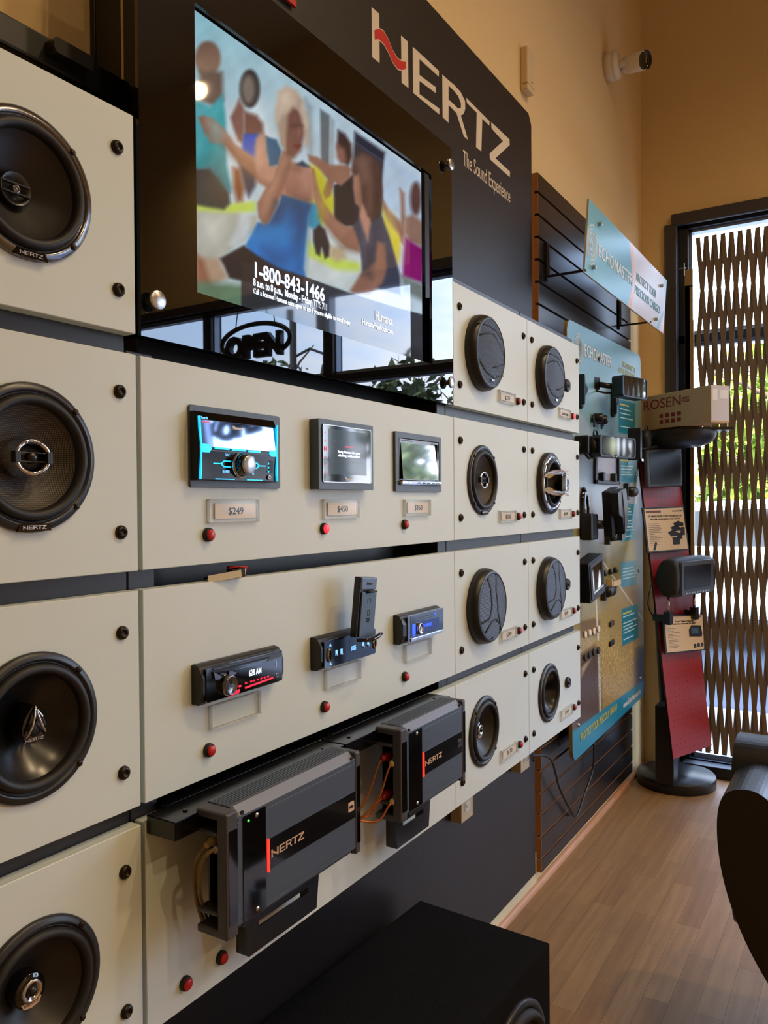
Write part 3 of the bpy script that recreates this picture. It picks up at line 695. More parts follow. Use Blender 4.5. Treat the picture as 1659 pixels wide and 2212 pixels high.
# big chrome bridge speaker
t = spk(1, 2.190, 1, 'speaker with a chrome bridge standing out over its cone, far right column second row')
MB().lathe([(.088, 0), (.088, .012), (.086, .015), (.080, .0165)], 72).build('spacer_ring', M['plastic_black'], t)
spk_base(t, R=.080, ring='chrome', frame='rubber', cone='cone_gloss')
for n_ in ('frame_ring', 'gasket', 'surround', 'cone', 'screw'):
    for c in t.children:
        if c.name.startswith(n_): c.location.z += .012
for s in (-1, 1):
    b = MB(); pr = [(-.074, s*.020), (-.058, s*.034), (-.03, s*.036), (0, s*.030), (.03, s*.036), (.058, s*.034), (.074, s*.020), (.068, s*.012), (.05, s*.022), (.02, s*.024), (0, s*.018), (-.02, s*.024), (-.05, s*.022), (-.068, s*.012)]
    pr = smoothc(pr, 3)
    if s < 0: pr = pr[::-1]
    zf = lambda x: .018+.034*max(0, 1-(abs(x)/.075)**2.2)
    n = len(pr); vs = [(x, y, zf(x)) for x, y in pr]+[(x, y, zf(x)+.006) for x, y in pr]
    fs = [(i, (i+1) % n, n+(i+1) % n, n+i) for i in range(n)]
    for tr in tessellate_polygon([[Vector((x, y, 0)) for x, y in pr]]): fs += [tuple(n+i for i in tr), tuple(tr)]
    b.add(vs, fs).build('bridge_arm', M['chrome'], t, bevel=.001)
MB().box(-.006, .006, -.02, .02, .044, .056).build('bridge_tie', M['silver'], t, bevel=.001)
# tweeters
def tweeter(px, py, label, out=0.0, R=.019, m='plastic_black', stalk=False, cm='deep_black'):
    p = atY(px, py, YP-out-.004)
    t = thing('tweeter', label, 'tweeter', (p.x, YP, p.z))
    MB().lathe([(R*.7, out*.4), (R, out+.002), (R, out+.006), (R*.88, out+.0095), (R*.7, out+.0085)], 36).build('housing', M[m], t)
    MB().lathe([(R*.72, out+.0085), (R*.45, out+.006), (.006, out+.007), (.005, out+.0095), (.0025, out+.0115), (.0001, out+.012)], 32).build('dome', M[cm], t)
    if out > .003: MB().lathe([(R*.30, 0), (R*.24, out*.5), (R*.5, out+.002)], 20).build('stalk', M[m], t)
    return t
tweeter(1225, 833, 'small black tweeter on the panel beside the wavy grille, top row', .018)
tweeter(1222, 1047, 'black tweeter with a pointed silver tip beside the chrome bridge speaker', .03, .019, 'plastic_black', cm='darkchrome')
tweeter(1225, 1262, 'small black tweeter on a stalk beside the ribbed grille', .022, .0175)
tweeter(1226.5, 1474, 'small black tweeter flush in the bottom row beside the plain woofer', .0, .0165)
# price tags
def tag_holder(x, z, label, price=None, w=.106, h=.034, big=False, kind='clear'):
    t = thing('price_tag', label, 'price tag', (x, YP, z))
    MB().add([(-w/2, -h/2, .005), (w/2, -h/2, .005), (w/2, h/2, .005), (-w/2, h/2, .005)], [(0, 1, 2, 3)]).build('cover', M['clear'], t)
    e = MB(); 
    for a in ((-w/2, w/2, h/2-.0012, h/2, 0, .0065), (-w/2, w/2, -h/2, -h/2+.0012, 0, .0065), (-w/2, -w/2+.0012, -h/2, h/2, 0, .0065), (w/2-.0012, w/2, -h/2, h/2, 0, .0065)): e.box(*a)
    e.build('frame', M['clear_edge'], t)
    if price is not None:
        MB().box(-w/2+.014*(w/.106), w/2-.006, -h/2+.006, h/2-.006, .0015, .003).build('card', M['paper'], t)
        text('price', price, .0145 if len(price) < 6 else .0095, M['ink'], t, (.004, -.005, .0031), 1.12 if len(price) < 6 else .8, 'CENTER', .0001 if len(price) < 6 else .0003)
    return t
def button(x, z, label, lit=False):
    t = thing('push_button', label, 'button', (x, YP, z))
    MB().lathe([(.0098, 0), (.0098, .0035), (.0088, .0065), (.0078, .0068), (.0076, .004)], 28).build('bezel', M['deep_black'], t)
    MB().lathe([(.0076, .003), (.0075, .0082), (.006, .0096), (.0001, .0098)], 28).build('cap', M['red_lit' if lit else 'red_btn'], t)
    return t
for x, pr in ((.876, '$249'), (1.1505, '$450'), (1.423, '$350')): tag_holder(x, H0-.009, 'clear plastic price tag reading %s below the %s' % (pr, {'$249': 'stereo with blue lit edges', '$450': 'grey framed touchscreen stereo', '$350': 'silver screened stereo'}[pr]), pr)
for i, x in enumerate((.876, 1.152, 1.422)): tag_holder(x, H0-.300, 'empty clear plastic tag holder below the %s' % ('red lit radio', 'radio with the phone cradle', 'blue lit radio')[i])
for i, x in enumerate((.824, 1.100, 1.372)):
    button(x, H0-.042, ('dark red push button below the stereo with the silver knob', 'glowing red push button below the grey framed touchscreen', 'dark red push button below the stereo with the silver screen')[i], i == 1)
    button(x-.003, H0-.3447, 'red push button at the lower edge below the %s' % ('red lit radio', 'radio with the phone cradle', 'blue lit radio')[i])
button(.842, H0-.648, 'red push button below the large amplifier, right one of the pair'); button(.772, H0-.649, 'red push button below the large amplifier, left one of the pair')
for x, col, dx in ((1.892, 'next to the stereos', 0), (2.335, 'in the far right column', 0)):
    for r in range(4):
        s = {(0, 0): '$329', (1, 0): '$STEREO.COMBO', (0, 1): '$350', (1, 1): '$499', (0, 2): '$249', (1, 2): '$349', (0, 3): '$170', (1, 3): '$199'}[(0 if x < 2 else 1, r)]
        if s.startswith('$S'): s = 'STEREO COMBO'
        tag_holder(x, RC[r]-.0895+(.0 if r else 0), 'small price tag in the %s row panel %s' % (ROWN[r], col), s, .102, .030)
        button(x+.0735, RC[r]-.0905, ('glowing' if (x > 2 and r == 0) else 'small')+' red push button in the %s row panel %s' % (ROWN[r], col), x > 2 and r == 0)
# ------------------------------------------------------------------ car stereos
M['disp'] = mat('mirror_display', (150, 158, 180), .04, metal=1)
M['disp2'] = mat('silver_display', (225, 228, 235), .05, metal=1)
PX_ = Matrix(((0, 0, 1, 0), (1, 0, 0, 0), (0, 1, 0, 0), (0, 0, 0, 1)))     # profile in (y,z) swept along x
def sweep(prof, x0, x1, mb=None): return (mb or MB()).prism(prof, x0, x1, PX_)
def bars(name, t, m, L_, z0, z1):
    mb = MB()
    for a in L_: mb.box(a[0], a[1], a[2], a[3], z0, z1)
    return mb.build(name, m, t)
# 1: large stereo with big knob
t = thing('car_stereo', 'large stereo with blue lit edges, mirror display and big silver knob', 'car stereo', (.885, YP, H0+.081))
MB().rbox(-.0965, .0965, -.0565, .0565, 0, .004, .004).build('trim_plate', M['plastic_sat'], t, bevel=.0006)
prof = [(-.0475, .003), (-.0475, .0165), (-.002, .0195), (.0365, .016), (.0475, .011), (.0475, .003)]
body = sweep(prof, -.088, .088).build('body', mat('stereo_black', (8, 8, 10), .12, spec=.25), t, bevel=.0012)
y0, z0, y1, z1 = -.001, .0199, .0355, .0165
MB().add([(-.083, y0, z0), (.083, y0, z0), (.086, y1, z1), (-.080, y1, z1)], [(0, 1, 2, 3)]).build('display', M['disp'], t)
text('maker_name', 'Pioneer', .0075, M['white_lab'], t, (-.004, .0265, .0181), 1, 'CENTER', .0002, rot=(-.085, 0, 0))
text('status_line', 'Search', .005, M['cyan_glow'], t, (-.079, .037, .0168), 1, rot=(-.2, 0, 0)); bars('red_line', t, M['pink_glow'], [(-.079, -.062, .0325, .0336)], .0172, .0175)
g = MB()
for s in (-1, 1):
    g.prism([(s*.0865, .040), (s*.0845, .040), (s*.0822, .004), (s*.0822, -.030), (s*.0838, -.046), (s*.0850, -.046), (s*.0842, -.02), (s*.0842, .004)][::-s or 1], .0172, .0207)
g.box(-.052, -.012, -.0455, -.0442, .0165, .0178); g.box(.016, .052, -.0455, -.0442, .0165, .0178)
g.band([(-.057, -.0235), (-.042, -.0235), (-.036, -.0195), (-.022, -.0195)], .0015, .017, .0198); g.band([(-.042, -.0235), (-.036, -.0275), (-.022, -.0275)], .0015, .017, .0195)
g.band([(.057, -.0235), (.042, -.0235), (.036, -.0195), (.022, -.0195)], .0015, .017, .0198); g.band([(.042, -.0235), (.036, -.0275), (.022, -.0275)], .0015, .017, .0195)
g.box(-.056, -.026, -.0035, -.0008, .018, .0208); g.box(-.020, .010, -.0040, -.0013, .018, .0208); g.box(.016, .044, -.0045, -.0018, .018, .0208)
g.prism([(-.081, .0025), (-.068, .0025), (-.062, -.0035), (-.067, -.009), (-.081, -.009)], .018, .0206); g.prism([(.081, -.0085), (.070, -.0085), (.064, -.004), (.069, .001), (.081, .001)], .018, .0206)
g.build('blue_light', M['blue_glow'], t)
bars('button_strip', t, M['frame_grey'], [(-.0615, .064, -.0068, -.0052)], .018, .0204)
for s, x, y in (('SRC', -.028, -.0125), ('BAND', -.0315, -.036), ('Q', .0285, -.0145), ('D', .028, -.0375)): text('key_label', s, .0055, M['cyan_glow'], t, (x, y, .0188), 1, 'CENTER')
MB().lathe([(.0185, .017), (.0185, .021), (.0165, .0225)], 44, (0, -.024)).build('knob_ring', M['chrome'], t)
MB().lathe([(.0165, .018), (.0155, .025), (.0138, .034), (.0125, .0355)], 44, (0, -.024)).build('knob_body', M['gloss_black'], t)
MB().lathe([(.0138, .033), (.0138, .036), (.0128, .0368), (.0001, .0368)], 44, (0, -.024)).build('knob_cap', M['silver'], t)
bars('usb_slot', t, M['deep_black'], [(.066, .075, -.034, -.015)], .018, .0192); bars('usb_light', t, M['blue_glow'], [(.063, .0655, -.033, -.03), (.063, .0655, -.027, -.024), (.063, .0655, -.021, -.018)], .018, .0192)
MB().lathe([(.0035, .0175), (.0035, .0195), (.0018, .0195), (.0016, .018)], 18, (.0665, -.0405)).build('aux_jack', M['silver'], t)
for c in t.children:
    if not c.name.startswith('trim_plate'): c.location.x = c.location.x*.965-.0115; c.scale.x *= .965
# 2: touchscreen
t = thing('car_stereo', 'touchscreen stereo in a thick grey frame with red side keys', 'car stereo', (1.147, YP, H0+.083)); t.scale = (.862, 1, 1)
MB().rbox(-.097, .097, -.0585, .0585, 0, .019, .003).build('trim_frame', M['plastic_sat'], t, bevel=.001)
MB().rbox(-.0865, .0865, -.0470, .0500, .0185, .0205, .004).build('face', M['gloss_black'], t, bevel=.0005)
o_ = rrect(-.0862, .0862, -.0467, .0497, .004); i_ = rrect(-.0852, .0852, -.0457, .0487, .0036); n = len(o_)
MB().add([(*p, .0209) for p in o_]+[(*p, .0209) for p in i_], [(i, (i+1) % n, n+(i+1) % n, n+i) for i in range(n)]).build('silver_line', M['silver'], t)
MB().box(-.066, .068, -.033, .043, .0203, .0208).build('screen', M['grey_screen'], t)
text('screen_message', 'Viewing of front seat video source\nwhile driving is strictly prohibited.', .0062, M['white_glow'], t, (.003, .004, .0209), .92, 'CENTER', .00015)
bars('screen_heading', t, M['pink_glow'], [(-.011, .018, .0145, .0165)], .0208, .0210)
bars('screen_line', t, mat('dim_line', (120, 130, 135), .5), [(-.055, .060, -.0112, -.0109), (-.06, .06, .024, .0243)], .0208, .0209)
bars('side_key', t, M['pink_glow'], [(-.079, -.0765, y-.0013, y+.0013) for y in (.036, .023, -.0045, -.017, -.030)], .0204, .0209)
g = MB()
for a in ((-.0815, -.074, .0125, .0131), (-.0815, -.074, .0045, .0051), (-.0815, -.0809, .0045, .0131), (-.0746, -.074, .0045, .0131)): g.box(a[0], a[1], a[2], a[3], .0205, .021)
g.box(-.0795, -.076, .007, .0105, .0205, .021); g.build('home_key', M['pink_glow'], t)
text('maker_name', 'Pioneer', .0072, M['white_lab'], t, (0, -.0425, .0207), 1.1, 'CENTER', .0002)
# 3: silver motorised screen
t = thing('car_stereo', 'stereo with a bright mirror-like silver screen and chrome lower lip', 'car stereo', (1.428, YP, H0+.082))
o_ = rrect(-.0955, .0955, -.0585, .0585, .002, 2); i_ = rrect(-.083, .086, -.0455, .0475, .002, 2); n = len(o_)
vs = [(*p, 0) for p in o_]+[(*p, .006) for p in o_]+[(*p, .006) for p in i_]+[(*p, 0.001) for p in i_]
MB().add(vs, [(k*n+i, k*n+(i+1) % n, (k+1)*n+(i+1) % n, (k+1)*n+i) for k in range(3) for i in range(n)]).build('trim_frame', M['plastic_sat'], t)
MB().box(-.083, .086, -.0455, .0475, .0005, .002).build('recess', M['gloss_black'], t)
MB().box(-.081, .084, -.036, .046, .0022, .006).build('face', M['darkchrome'], t, bevel=.0008)
MB().add([(-.076, -.034, .0115), (.070, -.034, .0115), (.070, .038, .0064), (-.076, .038, .0064)], [(0, 1, 2, 3)]).build('screen', M['disp2'], t)
bars('screen_edge', t, M['gloss_black'], [(.0705, .0765, -.036, .041)], .006, .0095); bars('top_line', t, M['frame_blk'], [(-.074, -.03, .0415, .0435), (.05, .074, .041, .0425)], .006, .0065)
MB().box(-.084, .087, -.0455, -.036, .003, .013).build('chrome_lip', M['chrome'], t, bevel=.004)
bars('lip_key', t, M['gloss_black'], [(-.06+i*.02, -.048+i*.02, -.0425, -.0395) for i in range(7)], .0128, .0136)
# slim radios
def slim(t, w=.0985, h=.028, d=.021):
    prof = [(-h, 0), (-h, d*.55), (-h+.004, d*.82), (-.012, d), (.010, d), (h-.010, d*.86), (h-.002, d*.62), (h, d*.3), (h, 0)]
    sweep(prof, -w, w).build('body', M['plastic_black'], t, bevel=.0018)
t = thing('car_stereo', 'slim radio lit red showing 628 AM', 'car stereo', (.8775, YP, H0-.247)); t.scale = (.885, 1, 1)
slim(t)
MB().rbox(-.0915, .0925, -.0235, .0235, .018, .0225, .003).build('faceplate', M['gloss_black'], t, bevel=.0008)
bars('cd_slot', t, M['deep_black'], [(-.075, .055, .0155, .0185)], .0222, .0228); MB().box(-.078, .085, .0195, .0212, .0215, .0245).build('top_ridge', M['plastic_sat'], t)
MB().prism([(.052, .012), (.088, .0135), (.088, .0205), (.060, .0195)], .0222, .0232).build('corner_flash', M['plastic_sat'], t)
MB().rbox(-.028, .070, -.0085, .0115, .0222, .0232, .002).build('display', M['lens'], t)
text('clock', '628 AM', .0125, M['white_glow'], t, (.005, -.003, .0234), .78, 'LEFT', .0001)
MB().lathe([(.0155, .022), (.0145, .031), (.0125, .0335), (.0118, .0315), (.0001, .033)], 36, (-.047, -.006)).build('volume_knob', M['darkchrome'], t)
g = MB()
g.prism([(-.044, -.0235), (-.020, -.0225), (-.017, -.0175), (-.037, -.0190)], .0222, .0240); g.prism([(-.004, -.0195), (.014, -.0185), (.014, -.0163), (-.004, -.0173)], .0222, .024); g.prism([(.0165, -.0185), (.066, -.0165), (.066, -.0143), (.0165, -.0163)], .0222, .024)
for x in (-.004, .009, .016, .0255, .034, .043, .0515): g.box(x, x+.004, -.0125, -.0105, .0223, .0236)
for x, y in ((-.0715, .0075), (-.038, .007), (-.033, -.003), (-.020, -.0135)): g.box(x, x+.005, y-.001, y+.0013, .0223, .0245)
g.build('red_light', M['redbar_glow'], t)
MB().lathe([(.0035, .0222), (.003, .0238), (.0022, .0225)], 16, (.078, -.0135)).build('aux_jack', M['silver'], t)
bars('logo', t, M['silver'], [(.0755, .0775, -.0015, .0085)], .0225, .0230)
MB().prism([(-.0785, .0165), (-.0695, .0125), (-.0615, .0085), (-.0655, .0045), (-.076, .006)], .0222, .0255).build('eject_key', M['darkchrome'], t); MB().prism([(-.0435, .0125), (-.0265, .0085), (-.0285, .0055), (-.0435, .0075)], .0222, .025).build('source_key', M['darkchrome'], t)

t = thing('car_stereo', 'slim radio with a phone cradle standing up on it, showing 1025', 'car stereo', (1.1455, YP, H0-.249)); t.scale = (.86, 1, 1)
slim(t, .0985, .028, .022)
MB().rbox(-.090, .0945, -.0235, .0215, .019, .0235, .003).build('faceplate', M['gloss_black'], t, bevel=.0008)
text('clock', '1025', .011, M['cyan_glow'], t, (.0005, -.0065, .0238), .85, 'LEFT', .0002)
g = MB()
for x, y in ((-.0735, .0125), (-.0735, -.0185)): g.prism([(x, y-.0015), (x+.006, y-.0015), (x+.003, y+.003)], .0235, .0245)
for x, y in ((-.053, -.003), (-.0355, -.0035), (.0435, .0), (.062, .0)): g.box(x, x+.006, y-.004, y+.005, .0235, .0243)
g.build('blue_light', M['cyan_glow'], t)
for x, y in ((-.052, -.007), (-.0345, -.0075), (.0445, -.006), (.063, -.006)): MB().cyl((x+.002, y+.001), .0018, .0235, .026, 10).build('key', M['silver'], t)
for s, x in ((1, -.0755), (-1, .0885)): MB().lathe([(.0125, .0235), (.0115, .0262), (.009, .027)], 20, (x, -.003), sx=.42*s if 0 else .42).build('crescent_key', M['chrome'], t)
cr_ = bpy.data.objects.new('phone_cradle', None); C.objects.link(cr_); cr_.parent = t; cr_.location = (.018, .018, .028); cr_.scale = (.9, 1, 1); cr_.rotation_euler = (.06, 0, -.075)
MB().box(-.031, .031, 0, .104, 0, .0125).build('cradle_back', M['plastic_black'], cr_, bevel=.001)
MB().box(-.030, .0305, .083, .1035, .0127, .0165).build('cradle_top', mat('cradle_grey', (104, 118, 134), .35, metal=.3), cr_, bevel=.001)
MB().box(-.024, .036, .0, .078, .0127, .0155).build('cradle_plate', mat('plate_grey', (84, 100, 116), .4, metal=.2), cr_, bevel=.002)
MB().tube([(-.008, .078, .016), (.012, .080, .018), (.03, .080, .017)], .0022, 8).build('clip', M['plastic_black'], cr_)
MB().tube([(-.03, -.004, .016), (.0, -.004, .026), (.03, .002, .028), (.045, .006, .026)], [.003, .0035, .0045, .004], 10).build('lower_grip', M['gloss_black'], cr_)
text('maker_name', 'Pioneer', .007, M['ink'], cr_, (0, .091, .0167), 1, 'CENTER', .0002)
g = MB(); 
for a in ((-.001, .012, .0665, .0672), (-.001, .0, .060, .0672), (.011, .012, .060, .0672), (.002, .011, .046, .047), (.002, .011, .037, .038), (.002, .003, .037, .047), (.010, .011, .037, .047)): g.box(*a, .0155, .0159)
g.build('icon', M['ink'], cr_); text('plate_label', 'SMART\nSYNC', .0045, M['ink'], cr_, (.0065, .030, .0157), 1, 'CENTER', .0002)

t = thing('car_stereo', 'slim blue lit CD radio with a small chrome knob', 'car stereo', (1.413, YP, H0-.246)); t.scale = (.86, 1, 1)
slim(t, .0985, .029, .022)
MB().rbox(-.080, .095, -.0255, .0255, .019, .0235, .003).build('faceplate', M['darkchrome'], t, bevel=.0008)
MB().rbox(-.066, .092, -.018, .0238, .0232, .0242, .003).build('front_panel', M['gloss_black'], t)
bars('cd_slot', t, M['frame_grey'], [(-.060, .062, .0172, .0185), (-.060, .055, .0125, .0135)], .0240, .0248)
MB().rbox(-.016, .070, -.0125, .009, .0240, .0246, .002).build('display', mat('blue_display', (15, 25, 70), .2, emit=(20, 40, 120), es=.5), t)
text('display_text', 'CD USB PLAY', .0075, M['blue2_glow'], t, (-.012, -.0035, .0248), .95, 'LEFT', .0004)
g = MB(); g.rbox(-.061, -.046, -.0125, .0075, .0240, .0250, .002); g.box(.046, .054, .0145, .020, .024, .0252); g.box(-.06, -.047, -.016, -.0145, .024, .0248); g.build('blue_light', M['blue2_glow'], t)
MB().lathe([(.0115, .024), (.0115, .029), (.0095, .031), (.0085, .0285), (.0001, .030)], 32, (-.030, -.0035)).build('volume_knob', M['chrome'], t)
MB().prism([(-.068, -.0255), (.092, -.0245), (.092, -.0195), (-.068, -.0195)], .0235, .0252).build('chrome_lip', M['chrome'], t, bevel=.0008)

# ------------------------------------------------------------------ television behind the black acrylic
Z0, Z1 = H0+.2174, H0+.785
ax0, ax1 = .709, XC_-.0012; hx0, hx1, hz0, hz1 = .8095, 1.4985, H0+.2945, H0+.694
t = thing('acrylic_sheet', 'large glossy black acrylic panel framing the television, held by round steel standoffs', 'panel', ((ax0+ax1)/2, YP, Z0))
ox, oz = t.location.x, t.location.z
mb = MB()
for a in ((ax0, hx0, Z0, Z1), (hx1, ax1, Z0, Z1), (hx0, hx1, Z0, hz0), (hx0, hx1, hz1, Z1)): mb.box(a[0]-ox, a[1]-ox, a[2]-oz, a[3]-oz, -.006, 0)
mb.build('sheet', M['acrylic'], t)
for x, z in ((.7175, H0+.265), (1.569, H0+.739), (1.566, H0+.264), (.7175, H0+.739)):
    if x < 1: x = .7275
    MB().lathe([(.0055, 0), (.0055, .008), (.0125, .008), (.0125, .0125), (.0118, .0132), (.0001, .0128)], 32, (x-ox, z-oz)).build('standoff', M['silver'], t)
tv = thing('television', 'flat television showing a yoga class commercial with a phone number', 'television', ((hx0+hx1)/2, .828, hz0-.02))
tx, tz = tv.location.x, tv.location.z
MB().box(-.37, .37, -.01, .44, -.06, -.0016).build('casing', M['deep_black'], tv)
U = lambda pts: [(400+u/2.765, v/2.765) for u, v in pts]
EL = lambda cx, cy, rx, ry, n=22: U(ellipse(cx, cy, rx, ry, n))
SK, SKD, SKL = (150, 108, 92), (122, 84, 74), (186, 138, 120)
def grad(c0, c1, ya, yb, axis=1):
    def f(X, Y):
        a = np.clip(((Y if axis else X)-ya)/(yb-ya), 0, 1)[:, None]; return np.array(c0, float)*(1-a)+np.array(c1, float)*a
    return f
def bgtv(X, Y):
    a = np.clip((X-430)/420, 0, 1)[:, None]; b = np.clip((Y-40)/300, 0, 1)[:, None]
    return (np.array([150, 200, 215.])*(1-b)+np.array([186, 208, 218.])*b)*(1-a)+np.array([196, 216, 232.])*a
